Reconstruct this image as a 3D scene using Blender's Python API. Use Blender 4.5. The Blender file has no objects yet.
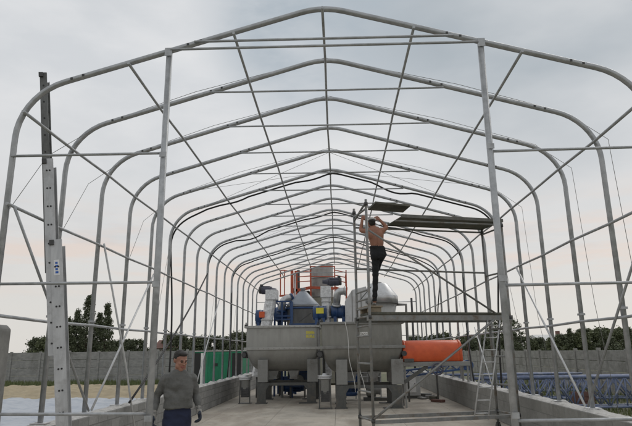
import bpy, math, random
from mathutils import Vector, Matrix, Euler, noise
from mathutils.kdtree import KDTree
R = math.radians
PI = math.pi
scn = bpy.context.scene
col = scn.collection
rng = random.Random(7)

# ------------------------------------------------------------------ camera
FPX, PIT, YAW, ROL, CX, EYE = 560.9, 0.2422, 0.0364, -0.0125, 0.129, 1.75


def ray(u, v):
    A, B = u - 316, v - 213
    a = A * math.cos(ROL) + B * math.sin(ROL)
    b = -A * math.sin(ROL) + B * math.cos(ROL)
    xr, up = a / FPX, -b / FPX
    yr = math.cos(PIT) - up * math.sin(PIT)
    z = math.sin(PIT) + up * math.cos(PIT)
    return Vector((xr * math.cos(YAW) - yr * math.sin(YAW), xr * math.sin(YAW) + yr * math.cos(YAW), z))


def at(u, v, Y):
    """world point at depth Y (metres from the photographer) seen at u, v"""
    r = ray(u, v)
    t = Y / r.y
    return Vector((CX + t * r.x, Y, EYE + t * r.z))


def make_camera():
    cam = bpy.data.cameras.new('camera')
    o = bpy.data.objects.new('camera', cam)
    col.objects.link(o)
    f = ray(316, 213).normalized()
    rt = (ray(317, 213) - ray(316, 213)).normalized()
    up = rt.cross(f).normalized()
    m = Matrix((rt, up, -f)).transposed().to_4x4()
    m.translation = Vector((CX, 0, EYE))
    o.matrix_world = m
    cam.sensor_fit = 'HORIZONTAL'
    cam.sensor_width = 36
    cam.lens = 36 * FPX / 632
    cam.clip_start = 0.05
    cam.clip_end = 3000
    scn.camera = o


make_camera()

# ------------------------------------------------------------------ materials
M = {}


def nodes_of(name):
    m = bpy.data.materials.new(name)
    m.use_nodes = True
    nt = m.node_tree
    b = nt.nodes['Principled BSDF']
    M[name] = m
    return m, nt, b


def L(nt, a, b):
    nt.links.new(a, b)


def coords(nt, scale=(1, 1, 1), kind='Object'):
    tc = nt.nodes.new('ShaderNodeTexCoord')
    mp = nt.nodes.new('ShaderNodeMapping')
    mp.inputs['Scale'].default_value = scale
    L(nt, tc.outputs[kind], mp.inputs['Vector'])
    return mp.outputs['Vector']


def noise_node(nt, vec, scale, detail=4, rough=0.6):
    n = nt.nodes.new('ShaderNodeTexNoise')
    n.inputs['Scale'].default_value = scale
    n.inputs['Detail'].default_value = detail
    n.inputs['Roughness'].default_value = rough
    L(nt, vec, n.inputs['Vector'])
    return n.outputs['Fac']


def ramp(nt, fac, stops):
    r = nt.nodes.new('ShaderNodeValToRGB')
    el = r.color_ramp.elements
    while len(el) < len(stops):
        el.new(0.5)
    for e, (p, c) in zip(el, stops):
        e.position = p
        e.color = (*c, 1) if len(c) == 3 else c
    L(nt, fac, r.inputs['Fac'])
    return r.outputs['Color']


def mixc(nt, fac, a, b, mode='MIX'):
    n = nt.nodes.new('ShaderNodeMix')
    n.data_type = 'RGBA'
    n.blend_type = mode
    for sock, val in ((n.inputs[0], fac), (n.inputs[6], a), (n.inputs[7], b)):
        if isinstance(val, (int, float)):
            sock.default_value = val
        elif isinstance(val, tuple):
            sock.default_value = (*val, 1)
        else:
            L(nt, val, sock)
    return n.outputs[2]


def bump(nt, b, h, strength=0.3, dist=0.02):
    n = nt.nodes.new('ShaderNodeBump')
    n.inputs['Strength'].default_value = strength
    n.inputs['Distance'].default_value = dist
    L(nt, h, n.inputs['Height'])
    L(nt, n.outputs['Normal'], b.inputs['Normal'])


def pm(name, c1, c2, scale=6, rough=0.6, metal=0.0, bmp=0.1, stretch=(1, 1, 1), dirt=None, dscale=1.5):
    m, nt, b = nodes_of(name)
    v = coords(nt, stretch)
    f = noise_node(nt, v, scale, 6)
    c = ramp(nt, f, [(0.35, c1), (0.65, c2)])
    if dirt:
        d = noise_node(nt, coords(nt), dscale, 8, 0.7)
        dm = ramp(nt, d, [(0.5, (0, 0, 0)), (0.68, (1, 1, 1))])
        c = mixc(nt, dm, c, dirt)
    L(nt, c, b.inputs['Base Color'])
    b.inputs['Metallic'].default_value = metal
    rr = ramp(nt, f, [(0.3, (rough - 0.1,) * 3), (0.7, (rough + 0.1,) * 3)])
    L(nt, rr, b.inputs['Roughness'])
    if bmp:
        bump(nt, b, noise_node(nt, v, scale * 4, 4), bmp, 0.01)
    return m


pm('galv', (0.34, 0.355, 0.37), (0.46, 0.475, 0.49), 9, 0.42, 0.4, 0.06, (1, 1, 1), (0.30, 0.31, 0.315), 4)
pm('galv_light', (0.50, 0.51, 0.52), (0.62, 0.63, 0.63), 9, 0.45, 0.3, 0.05)
pm('alu', (0.38, 0.39, 0.40), (0.52, 0.53, 0.54), 14, 0.42, 0.4, 0.05, (1, 1, 0.1), (0.33, 0.33, 0.33), 4)
pm('dark_alu', (0.10, 0.105, 0.105), (0.17, 0.175, 0.17), 12, 0.55, 0.3, 0.1, (1, 1, 0.2), (0.08, 0.08, 0.075), 4)
pm('dark_steel', (0.05, 0.052, 0.055), (0.085, 0.085, 0.085), 8, 0.55, 0.3, 0.1)
pm('scaffold_steel', (0.20, 0.21, 0.21), (0.30, 0.30, 0.29), 10, 0.55, 0.4, 0.08, (1, 1, 1), (0.15, 0.12, 0.09), 5)
pm('deck_ply', (0.075, 0.078, 0.06), (0.11, 0.11, 0.085), 12, 0.7, 0, 0.2, (1, 6, 1), (0.17, 0.16, 0.13), 3)
pm('leg_dark', (0.12, 0.12, 0.11), (0.20, 0.20, 0.185), 8, 0.7, 0.1, 0.15, (1, 1, 1), (0.09, 0.085, 0.07), 4)
pm('timber', (0.22, 0.18, 0.13), (0.32, 0.27, 0.20), 9, 0.85, 0, 0.2, (1, 8, 1))
pm('black_rubber', (0.012, 0.012, 0.013), (0.025, 0.025, 0.025), 12, 0.6)
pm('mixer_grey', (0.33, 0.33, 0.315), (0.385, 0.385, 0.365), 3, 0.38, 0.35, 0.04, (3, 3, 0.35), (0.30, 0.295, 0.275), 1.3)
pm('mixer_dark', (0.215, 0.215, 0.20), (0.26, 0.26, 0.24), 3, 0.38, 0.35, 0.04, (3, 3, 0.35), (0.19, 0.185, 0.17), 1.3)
pm('rim_highlight', (0.36, 0.36, 0.345), (0.43, 0.43, 0.41), 4, 0.4, 0.35, 0.05)  # lighter than the trough: the flange's highlight is put into its grey
pm('leg_grey', (0.22, 0.225, 0.215), (0.28, 0.28, 0.27), 4, 0.5, 0.1, 0.05, (1, 1, 1), (0.14, 0.13, 0.12), 2)
pm('frame_dark', (0.07, 0.074, 0.072), (0.10, 0.104, 0.10), 5, 0.5, 0.1, 0.08, (1, 1, 1), (0.13, 0.12, 0.10), 3)
pm('stainless', (0.48, 0.49, 0.50), (0.60, 0.61, 0.62), 5, 0.36, 0.55, 0.05, (1, 1, 0.4), (0.40, 0.39, 0.38), 2)
pm('cone_grey', (0.27, 0.30, 0.34), (0.34, 0.37, 0.41), 2, 0.45, 0.25, 0.04, (1, 1, 1), (0.24, 0.26, 0.29), 2)
pm('silo_grey', (0.30, 0.30, 0.295), (0.40, 0.40, 0.39), 2, 0.45, 0.25, 0.05, (2, 2, 0.5), (0.24, 0.235, 0.225), 1.2)
pm('foil', (0.52, 0.53, 0.54), (0.80, 0.81, 0.82), 16, 0.38, 0.4, 0.9)
pm('blue', (0.02, 0.062, 0.17), (0.035, 0.085, 0.22), 6, 0.42, 0.0, 0.05, (1, 1, 1), (0.03, 0.05, 0.09), 3)
pm('blue_faded', (0.105, 0.14, 0.25), (0.20, 0.24, 0.355), 5, 0.6, 0.0, 0.05, (1, 1, 1), (0.40, 0.41, 0.43), 2.6)
pm('motor_grey', (0.07, 0.07, 0.10), (0.11, 0.11, 0.14), 10, 0.5, 0.2)
pm('orange', (0.58, 0.085, 0.022), (0.68, 0.12, 0.035), 4, 0.4, 0.0, 0.03, (1, 1, 1), (0.50, 0.08, 0.025), 1.5)
pm('orange_red', (0.36, 0.06, 0.025), (0.46, 0.09, 0.04), 6, 0.5, 0.0, 0.03)
pm('yellow', (0.66, 0.58, 0.05), (0.74, 0.66, 0.08), 8, 0.6)
pm('white_paint', (0.70, 0.70, 0.69), (0.80, 0.80, 0.79), 8, 0.5, 0, 0.03, (1, 1, 1), (0.55, 0.54, 0.52), 3)
pm('cabinet_grey', (0.42, 0.43, 0.42), (0.50, 0.51, 0.50), 6, 0.5)
pm('fence_concrete', (0.24, 0.245, 0.24), (0.34, 0.34, 0.33), 3, 0.9, 0, 0.3, (1, 1, 2.5), (0.18, 0.18, 0.17), 1.2)
pm('fence_old', (0.22, 0.22, 0.205), (0.32, 0.318, 0.30), 2.5, 0.9, 0, 0.3, (1, 1, 2.5), (0.16, 0.16, 0.145), 0.9)
pm('pillar_concrete', (0.20, 0.20, 0.195), (0.30, 0.30, 0.285), 3, 0.9, 0, 0.4, (1, 1, 1), (0.14, 0.14, 0.13), 2)
pm('mortar', (0.42, 0.41, 0.39), (0.58, 0.57, 0.55), 20, 0.95, 0, 0.6, (1, 1, 1), (0.30, 0.29, 0.27), 6)
pm('sand', (0.30, 0.25, 0.165), (0.40, 0.335, 0.225), 2, 0.95, 0, 0.6)
pm('tarp', (0.31, 0.35, 0.41), (0.46, 0.49, 0.53), 2, 0.45, 0, 0.4)
pm('green_paint', (0.01, 0.20, 0.105), (0.018, 0.27, 0.14), 3, 0.5, 0, 0.05, (1, 1, 1), (0.02, 0.16, 0.09), 1.5)
pm('black_paint_and_shade', (0.012, 0.014, 0.016), (0.022, 0.024, 0.026), 5, 0.6)
pm('roof_tile', (0.14, 0.075, 0.062), (0.20, 0.11, 0.09), 20, 0.85)
pm('render_wall', (0.42, 0.40, 0.36), (0.50, 0.48, 0.44), 4, 0.9)
pm('window_dark', (0.03, 0.035, 0.04), (0.05, 0.055, 0.06), 4, 0.2)
pm('bark', (0.06, 0.048, 0.035), (0.10, 0.08, 0.06), 10, 0.95, 0, 0.5)
pm('skin', (0.28, 0.14, 0.10), (0.36, 0.185, 0.13), 8, 0.55, 0, 0.03)
pm('skin_tan', (0.30, 0.135, 0.085), (0.37, 0.175, 0.115), 7, 0.5, 0, 0.03)
pm('hair_dark', (0.012, 0.010, 0.009), (0.028, 0.023, 0.02), 40, 0.6, 0, 0.5)
pm('shirt_grey', (0.105, 0.107, 0.104), (0.145, 0.147, 0.142), 9, 0.95, 0, 0.25, (1, 1, 2), (0.085, 0.085, 0.078), 5)
pm('trouser_navy', (0.014, 0.02, 0.05), (0.026, 0.035, 0.075), 8, 0.9, 0, 0.3)
pm('trouser_black', (0.010, 0.011, 0.013), (0.020, 0.021, 0.024), 8, 0.9, 0, 0.3)
pm('glove_dark', (0.012, 0.018, 0.03), (0.022, 0.03, 0.05), 12, 0.8, 0, 0.2)
pm('glove_cuff', (0.25, 0.24, 0.22), (0.33, 0.32, 0.30), 12, 0.9)
pm('shoe_grey', (0.16, 0.15, 0.14), (0.24, 0.23, 0.21), 12, 0.8)
pm('cap_grey', (0.38, 0.37, 0.35), (0.46, 0.45, 0.43), 12, 0.9)
pm('lip', (0.28, 0.10, 0.08), (0.32, 0.12, 0.10), 12, 0.5)
pm('rope_white', (0.55, 0.55, 0.53), (0.68, 0.68, 0.66), 20, 0.8)
pm('sticker_blue', (0.02, 0.10, 0.42), (0.03, 0.13, 0.5), 20, 0.5)
pm('sticker_white', (0.72, 0.73, 0.74), (0.8, 0.8, 0.8), 20, 0.5)
pm('olive_panel', (0.20, 0.20, 0.165), (0.27, 0.27, 0.225), 3, 0.7, 0, 0.1, (1, 1, 0.4), (0.15, 0.15, 0.12), 1)


def leaf_mat(name, c1, c2):
    m, nt, b = nodes_of(name)
    v = coords(nt)
    f = noise_node(nt, v, 1.3, 3)
    f2 = noise_node(nt, v, 9, 2)
    c = ramp(nt, f, [(0.35, c1), (0.65, c2)])
    c = mixc(nt, f2, c, (c2[0] * 1.4, c2[1] * 1.3, c2[2] * 1.1))
    L(nt, c, b.inputs['Base Color'])
    b.inputs['Roughness'].default_value = 0.65
    return m


leaf_mat('leaf_dark', (0.056, 0.072, 0.046), (0.088, 0.108, 0.066))  # lightened and greyed, distance haze mixed into the leaf colour
leaf_mat('leaf_mid', (0.062, 0.085, 0.045), (0.10, 0.12, 0.065))
leaf_mat('grass', (0.06, 0.085, 0.03), (0.10, 0.125, 0.05))


def slab_material():
    m, nt, b = nodes_of('slab_concrete')
    v = coords(nt)
    br = nt.nodes.new('ShaderNodeTexBrick')
    br.offset = 0.0
    br.inputs['Scale'].default_value = 1
    br.inputs['Brick Width'].default_value = 1.72
    br.inputs['Row Height'].default_value = 3.3
    br.inputs['Mortar Size'].default_value = 0.009
    br.inputs['Mortar Smooth'].default_value = 0.6
    br.inputs['Color1'].default_value = (0.43, 0.39, 0.325, 1)
    br.inputs['Color2'].default_value = (0.465, 0.425, 0.36, 1)
    br.inputs['Mortar'].default_value = (0.17, 0.155, 0.13, 1)
    L(nt, v, br.inputs['Vector'])
    n1 = noise_node(nt, v, 0.9, 8, 0.65)
    n2 = noise_node(nt, v, 7, 6, 0.7)
    n3 = noise_node(nt, coords(nt, (1, 0.35, 1)), 0.55, 6, 0.6)
    c = mixc(nt, ramp(nt, n1, [(0.45, (0, 0, 0)), (0.72, (0.75,) * 3)]), br.outputs['Color'], (0.25, 0.235, 0.205))
    c = mixc(nt, ramp(nt, n2, [(0.52, (0, 0, 0)), (0.75, (0.5,) * 3)]), c, (0.56, 0.545, 0.51))
    c = mixc(nt, ramp(nt, n3, [(0.50, (0, 0, 0)), (0.60, (0.7,) * 3)]), c, (0.25, 0.21, 0.165))
    n4 = noise_node(nt, v, 2.4, 8, 0.75)
    c = mixc(nt, ramp(nt, n4, [(0.56, (0, 0, 0)), (0.64, (0.55,) * 3)]), c, (0.22, 0.17, 0.125))
    L(nt, c, b.inputs['Base Color'])
    L(nt, ramp(nt, n3, [(0.5, (0.85,) * 3), (0.68, (0.5,) * 3)]), b.inputs['Roughness'])
    bump(nt, b, n2, 0.25, 0.01)


slab_material()


def block_material(name, c1, c2, mortar, bw, rh, ms):
    m, nt, b = nodes_of(name)
    tc = nt.nodes.new('ShaderNodeTexCoord')
    sep = nt.nodes.new('ShaderNodeSeparateXYZ')
    L(nt, tc.outputs['Object'], sep.inputs[0])
    cmb = nt.nodes.new('ShaderNodeCombineXYZ')
    L(nt, sep.outputs['Y'], cmb.inputs['X'])
    L(nt, sep.outputs['Z'], cmb.inputs['Y'])
    br = nt.nodes.new('ShaderNodeTexBrick')
    br.inputs['Scale'].default_value = 1
    br.inputs['Brick Width'].default_value = bw
    br.inputs['Row Height'].default_value = rh
    br.inputs['Mortar Size'].default_value = ms
    br.inputs['Mortar Smooth'].default_value = 0.4
    br.inputs['Color1'].default_value = (*c1, 1)
    br.inputs['Color2'].default_value = (*c2, 1)
    br.inputs['Mortar'].default_value = (*mortar, 1)
    L(nt, cmb.outputs[0], br.inputs['Vector'])
    v = tc.outputs['Object']
    n1 = noise_node(nt, v, 1.6, 8, 0.7)
    n2 = noise_node(nt, v, 14, 6, 0.7)
    c = mixc(nt, ramp(nt, n1, [(0.45, (0, 0, 0)), (0.7, (0.7,) * 3)]), br.outputs['Color'], tuple(x * 0.62 for x in c1))
    c = mixc(nt, ramp(nt, n2, [(0.55, (0, 0, 0)), (0.75, (0.5,) * 3)]), c, tuple(x * 1.45 for x in c2))
    L(nt, c, b.inputs['Base Color'])
    b.inputs['Roughness'].default_value = 0.92
    add = nt.nodes.new('ShaderNodeMath')
    add.operation = 'ADD'
    L(nt, br.outputs['Fac'], add.inputs[0])
    L(nt, n2, add.inputs[1])
    inv = nt.nodes.new('ShaderNodeMath')
    inv.operation = 'MULTIPLY'
    inv.inputs[1].default_value = -1
    L(nt, add.outputs[0], inv.inputs[0])
    bump(nt, b, inv.outputs[0], 0.5, 0.012)


block_material('blocks', (0.21, 0.212, 0.205), (0.285, 0.285, 0.275), (0.165, 0.165, 0.16), 0.40, 0.195, 0.012)
block_material('blocks_smeared', (0.22, 0.22, 0.205), (0.26, 0.26, 0.245), (0.20, 0.20, 0.19), 0.60, 0.26, 0.012)


def ground_material():
    m, nt, b = nodes_of('ground_soil')
    v = coords(nt)
    n1 = noise_node(nt, v, 0.12, 8, 0.7)
    n2 = noise_node(nt, v, 3, 6, 0.7)
    c = ramp(nt, n1, [(0.4, (0.075, 0.095, 0.04)), (0.52, (0.11, 0.12, 0.06)), (0.62, (0.24, 0.21, 0.15))])
    c = mixc(nt, n2, c, (0.13, 0.125, 0.08))
    L(nt, c, b.inputs['Base Color'])
    b.inputs['Roughness'].default_value = 0.95
    bump(nt, b, n2, 0.6, 0.05)


ground_material()


# ------------------------------------------------------------------ mesh builder
class MB:
    def __init__(s):
        s.v, s.f, s.m, s.sm = [], [], [], []

    def add(s, vs, fs, mat=0, smooth=False):
        o = len(s.v)
        s.v += [tuple(x) for x in vs]
        s.f += [tuple(i + o for i in f) for f in fs]
        s.m += [mat] * len(fs)
        s.sm += [smooth] * len(fs)
        return s

    def box(s, lo, hi, mat=0, mx=None):
        x0, y0, z0 = lo
        x1, y1, z1 = hi
        vs = [Vector(p) for p in ((x0, y0, z0), (x1, y0, z0), (x1, y1, z0), (x0, y1, z0), (x0, y0, z1), (x1, y0, z1), (x1, y1, z1), (x0, y1, z1))]
        if mx is not None:
            vs = [mx @ p for p in vs]
        return s.add(vs, [(3, 2, 1, 0), (4, 5, 6, 7), (0, 1, 5, 4), (1, 2, 6, 5), (2, 3, 7, 6), (3, 0, 4, 7)], mat)

    def sweep(s, pts, sec, mat=0, smooth=True, up=None, caps=True):
        """sec: closed list of (a, b) offsets; a along the side vector, b along the up vector"""
        pts = [Vector(p) for p in pts]
        n, k = len(pts), len(sec)
        vs = []
        nrm = None
        for i, p in enumerate(pts):
            t0 = (pts[i] - pts[i - 1]).normalized() if i else (pts[1] - pts[0]).normalized()
            t1 = (pts[i + 1] - pts[i]).normalized() if i < n - 1 else t0
            t = (t0 + t1).normalized()
            if up is not None:
                u = Vector(up)
                side = t.cross(u).normalized()
                nrm = side.cross(t).normalized()
            else:
                if nrm is None:
                    a = Vector((0, 0, 1)) if abs(t.z) < 0.9 else Vector((0, 1, 0))
                    nrm = (a - t * a.dot(t)).normalized()
                else:
                    nrm = (nrm - t * nrm.dot(t)).normalized()
                side = t.cross(nrm).normalized()
            cs = max(0.4, t.dot(t1))
            for a, b in sec:
                vs.append(p + side * (a / cs if up is not None else a) + nrm * b)
        fs = []
        for i in range(n - 1):
            for j in range(k):
                q = (j + 1) % k
                fs.append((i * k + j, i * k + q, (i + 1) * k + q, (i + 1) * k + j))
        s.add(vs, fs, mat, smooth)
        if caps:
            o = len(s.v) - len(vs)
            s.f += [tuple(o + j for j in reversed(range(k))), tuple(o + (n - 1) * k + j for j in range(k))]
            s.m += [mat] * 2
            s.sm += [False] * 2
        return s

    def tube(s, pts, r, seg=8, mat=0):
        return s.sweep(pts, [(r * math.cos(2 * PI * j / seg), r * math.sin(2 * PI * j / seg)) for j in range(seg)], mat, True)

    def bar(s, p, q, w, h, mat=0, up=(0, 0, 1)):
        d = (Vector(q) - Vector(p)).normalized()
        if abs(d.dot(Vector(up))) > 0.95:
            up = (0, 1, 0)
        return s.sweep([p, q], [(-w / 2, -h / 2), (w / 2, -h / 2), (w / 2, h / 2), (-w / 2, h / 2)], mat, False, up)

    def lathe(s, prof, c=(0, 0, 0), seg=32, mat=0, mx=None, smooth=True):
        """prof: (r, z) from bottom to top, revolved about z"""
        vs, fs = [], []
        for r, z in prof:
            for j in range(seg):
                a = 2 * PI * j / seg
                p = Vector((r * math.cos(a), r * math.sin(a), z))
                vs.append((mx @ p if mx is not None else p) + Vector(c))
        k = len(prof)
        for i in range(k - 1):
            for j in range(seg):
                q = (j + 1) % seg
                fs.append((i * seg + j, i * seg + q, (i + 1) * seg + q, (i + 1) * seg + j))
        s.add(vs, fs, mat, smooth)
        o = len(s.v) - len(vs)
        s.f += [tuple(o + j for j in reversed(range(seg))), tuple(o + (k - 1) * seg + j for j in range(seg))]
        s.m += [mat] * 2
        s.sm += [False] * 2
        return s

    def cyl(s, p, q, r, seg=20, mat=0, prof=None):
        p, q = Vector(p), Vector(q)
        d = q - p
        mx = d.to_track_quat('Z', 'Y').to_matrix()
        l = d.length
        pr = [(r, 0), (r, l)] if prof is None else [(r * a, l * b) for a, b in prof]
        return s.lathe(pr, p, seg, mat, mx)

    def prism(s, poly, axis, a0, a1, mat=0, smooth=False):
        """poly in the two other axes, extruded along axis"""
        n = len(poly)
        vs = []
        for a in (a0, a1):
            for p, q in poly:
                vs.append({'y': (p, a, q), 'x': (a, p, q), 'z': (p, q, a)}[axis])
        fs = [tuple(range(n)), tuple(reversed(range(n, 2 * n)))]
        s.add(vs, fs, mat, False)
        o = len(s.v) - 2 * n
        for j in range(n):
            q = (j + 1) % n
            s.f.append((o + q, o + j, o + n + j, o + n + q))
            s.m.append(mat)
            s.sm.append(smooth)
        return s

    def ell(s, c, r, mat=0, rot=None, seg=16, rings=10):
        c = Vector(c)
        vs, fs = [], []
        for i in range(1, rings):
            th = PI * i / rings
            for j in range(seg):
                a = 2 * PI * j / seg
                p = Vector((r[0] * math.sin(th) * math.cos(a), r[1] * math.sin(th) * math.sin(a), -r[2] * math.cos(th)))
                vs.append((rot @ p if rot is not None else p) + c)
        b0, b1 = Vector((0, 0, -r[2])), Vector((0, 0, r[2]))
        if rot is not None:
            b0, b1 = rot @ b0, rot @ b1
        vs += [b0 + c, b1 + c]
        nb = (rings - 1) * seg
        for i in range(rings - 2):
            for j in range(seg):
                q = (j + 1) % seg
                fs.append((i * seg + j, i * seg + q, (i + 1) * seg + q, (i + 1) * seg + j))
        for j in range(seg):
            q = (j + 1) % seg
            fs.append((nb, q, j))
            fs.append((nb + 1, (rings - 2) * seg + j, (rings - 2) * seg + q))
        return s.add(vs, fs, mat, True)

    def mesh(s, name, mats):
        me = bpy.data.meshes.new(name)
        me.from_pydata(s.v, [], s.f)
        for x in mats:
            me.materials.append(M[x])
        me.polygons.foreach_set('material_index', s.m)
        me.polygons.foreach_set('use_smooth', s.sm)
        me.update()
        return me

    def build(s, name, mats, parent=None, bevel=0, org=None):
        if isinstance(mats, str):
            mats = [mats]
        if parent is not None:
            b = parent.get('_w', (0, 0, 0))
        else:
            b = org if org is not None else (0, 0, 0)
        s.v = [(x - b[0], y - b[1], z - b[2]) for x, y, z in s.v]
        o = bpy.data.objects.new(name, s.mesh(name, mats))
        col.objects.link(o)
        if parent is not None:
            o.parent = parent
        else:
            o.location = b
        o['_w'] = tuple(b)
        if bevel:
            md = o.modifiers.new('bevel', 'BEVEL')
            md.width = bevel
            md.segments = 2
            md.limit_method = 'ANGLE'
            md.angle_limit = R(40)
        return o


def tag(o, label, cat, group=None):
    o['label'], o['category'] = label, cat
    if group:
        o['group'] = group
    return o


def thing(name, label, cat, loc=(0, 0, 0), group=None):
    o = bpy.data.objects.new(name, None)
    col.objects.link(o)
    o.location = loc
    o['_w'] = tuple(loc)
    o.empty_display_size = 0.2
    return tag(o, label, cat, group)


def structure(o):
    o['kind'] = 'structure'
    return o


def stuff(o, label=None, cat=None):
    o['kind'] = 'stuff'
    if label:
        tag(o, label, cat)
    return o


def copy_tree(o, parent=None):
    c = o.copy()
    col.objects.link(c)
    c.parent = parent
    for ch in list(o.children):
        copy_tree(ch, c)
    return c


# ------------------------------------------------------------------ setting
g = MB()
g.add([(-900, -900, -0.06), (900, -900, -0.06), (900, 900, -0.06), (-900, 900, -0.06)], [(0, 1, 2, 3)])
structure(g.build('ground', 'ground_soil'))
sl = MB()
sl.box((-4.45, 2.0, -0.25), (4.45, 31.2, 0.0))
structure(sl.build('floor_slab', 'slab_concrete', bevel=0.01))

# uneven strip of meadow grass in front of the far fence
gr = MB()
for i in range(9000):
    x = rng.uniform(-34, -6)
    y = rng.uniform(33.0, 37.8)
    h = rng.uniform(0.10, 0.34) * (0.6 + 0.7 * abs(noise.noise((x * 0.5, y * 0.5, 0))))
    a = rng.uniform(0, PI)
    w = 0.03
    dx, dy = math.cos(a) * w, math.sin(a) * w
    lx, ly = rng.uniform(-0.1, 0.1), rng.uniform(-0.1, 0.1)
    gr.add([(x - dx, y - dy, -0.06), (x + dx, y + dy, -0.06), (x + lx, y + ly, h)], [(0, 1, 2)])
for i in range(5000):
    x = rng.uniform(5, 11.2)
    y = rng.uniform(10, 34)
    h = rng.uniform(0.06, 0.24) * (0.5 + 0.9 * abs(noise.noise((x * 0.5, y * 0.5, 3))))
    a = rng.uniform(0, PI)
    w = 0.02
    dx, dy = math.cos(a) * w, math.sin(a) * w
    gr.add([(x - dx, y - dy, -0.06), (x + dx, y + dy, -0.06), (x + rng.uniform(-.06, .06), y, h)], [(0, 1, 2)])
stuff(gr.build('grass', 'grass'), 'rough green grass growing along the concrete fences', 'grass')

# sand bank outside the left wall
sd = MB()
nx, ny = 150, 70
vs = []
for j in range(ny + 1):
    for i in range(nx + 1):
        x = -24 + 18.5 * i / nx
        y = 23.5 + 9 * j / ny
        e = min(1, min(i, nx - i) / 12) * min(1, min(j, ny - j) / 12)
        vs.append((x, y, -0.07 + e * (0.10 + 0.16 * (0.5 + noise.noise((x * 0.45, y * 0.5, 1))) + 0.10 * noise.noise((x * 1.6, y * 1.6, 4)) + 0.06 * noise.noise((x * 4.5, y * 4.5, 4)))))
fs = [(j * (nx + 1) + i, j * (nx + 1) + i + 1, (j + 1) * (nx + 1) + i + 1, (j + 1) * (nx + 1) + i) for j in range(ny) for i in range(nx)]
sd.add(vs, fs, 0, True)
stuff(sd.build('sand', 'sand'), 'low bank of yellow sand outside the left block wall', 'sand')

# pale sheeting spread outside the left wall
tp = MB()
nx, ny = 130, 150
vs = []
for k in (0, 1):
    for j in range(ny + 1):
        for i in range(nx + 1):
            x = -12.6 + 7.4 * i / nx
            y = 12.2 + 10.0 * j / ny
            z = 0.10 + 0.12 * noise.noise((x * 0.8, y * 0.35, 7)) + 0.06 * noise.noise((x * 2.6, y * 1.6, 2)) + 0.05 * (0.5 - abs(noise.noise((x * 1.7 + y * 0.9, y * 1.4, 5)))) + 0.03 * noise.noise((x * 6, y * 4, 2))
            vs.append((x, y, z - 0.012 * k))
N = (nx + 1) * (ny + 1)
fs = []
for j in range(ny):
    for i in range(nx):
        a = j * (nx + 1) + i
        fs.append((a, a + 1, a + nx + 2, a + nx + 1))
        fs.append((N + a + nx + 1, N + a + nx + 2, N + a + 1, N + a))
tp.add(vs, fs, 0, True)
tag(tp.build('tarpaulin', 'tarp'), 'pale bluish plastic sheeting spread on the ground outside the left wall', 'tarpaulin')


# ------------------------------------------------------------------ low block walls
def low_wall(label, x0, x1, mat, inner, seed):
    t = thing('block_wall', label, 'wall', ((x0 + x1) / 2, 7.4, 0))
    b = MB().box((x0, 7.4, 0.003), (x1, 31.0, 0.74))
    b.build('masonry', mat, t, 0.012)
    # rough mortar crust on the coping: an uneven strip, thicker round the feet of the hoops
    r = random.Random(seed)
    m = MB()
    ny, nx = 420, 6
    vs = []
    for j in range(ny + 1):
        y = 7.42 + 23.55 * j / ny
        k = (y - 7.055) / 1.458
        near = max(0, 1 - abs(k - round(k)) * 1.458 / 0.26)
        for i in range(nx + 1):
            x = x0 + 0.015 + (x1 - x0 - 0.03) * i / nx
            e = 0 if i in (0, nx) or j in (0, ny) else 1
            h = 0.012 + 0.03 * max(0, noise.noise((x * 5, y * 2.3, seed))) + 0.02 * max(0, noise.noise((x * 14, y * 11, seed))) + 0.05 * near * (0.6 + 0.6 * noise.noise((x * 9, y * 9, seed + 5)))
            vs.append((x + 0.012 * noise.noise((y * 5, i, seed)), y, 0.742 + e * max(0.004, h)))
    fs = [(j * (nx + 1) + i, j * (nx + 1) + i + 1, (j + 1) * (nx + 1) + i + 1, (j + 1) * (nx + 1) + i) for j in range(ny) for i in range(nx)]
    m.add(vs, fs, 0, True)
    m.build('mortar_crust', 'mortar', t)
    return t


low_wall('low grey block wall with clear mortar joints on the left side of the hall', -4.42, -4.08, 'blocks', 1, 3)
low_wall('low smeared concrete wall below the orange drum and the trusses on the right', 4.12, 4.50, 'blocks_smeared', -1, 9)

pl = MB()
pl.prism([(-5.25, -0.05), (-4.50, -0.05), (-4.50, 2.11), (-4.56, 2.17), (-5.25, 2.17)], 'y', 7.72, 7.95)
tag(pl.build('concrete_pillar', 'pillar_concrete', bevel=0.03, org=(-4.85, 7.83, 0)), 'grey concrete pillar at the left edge beside the aluminium ladder', 'pillar')

# ------------------------------------------------------------------ the hall frame
Y0, DY, NH = 7.055, 1.458, 17
XL, XR, ZR, ZB = -4.245, 4.315, 6.5, 0.79
hall = thing('hall_frame', 'tall galvanised tube frame of an uncovered hall with rows of arched hoops', 'hall frame', (0, Y0, 0))
SL = 0.287


def fillet(p, c, q, r, n):
    p, c, q = Vector(p), Vector(c), Vector(q)
    a, b = (p - c).normalized(), (q - c).normalized()
    ang = a.angle(b)
    t = r / math.tan(ang / 2)
    cen = c + (a + b).normalized() * (r / math.sin(ang / 2))
    s, e = c + a * t - cen, c + b * t - cen
    om = s.angle(e)
    return [cen + (s * math.sin((1 - i / n) * om) + e * math.sin(i / n * om)) / math.sin(om) for i in range(n + 1)]


def hoop_path(y, jit):
    cl = (XL, y, ZR - SL * abs(XL))
    cr = (XR, y, ZR - SL * abs(XR))
    top = (jit, y, ZR + 0.025)
    a = fillet((XL, y, ZB), cl, top, 0.86, 9)
    b = fillet(cl, top, cr, 1.1, 5)
    c = fillet(top, cr, (XR, y, ZB), 0.86, 9)
    return [Vector((XL, y, ZB))] + a + b + c + [Vector((XR, y, ZB))]


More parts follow.
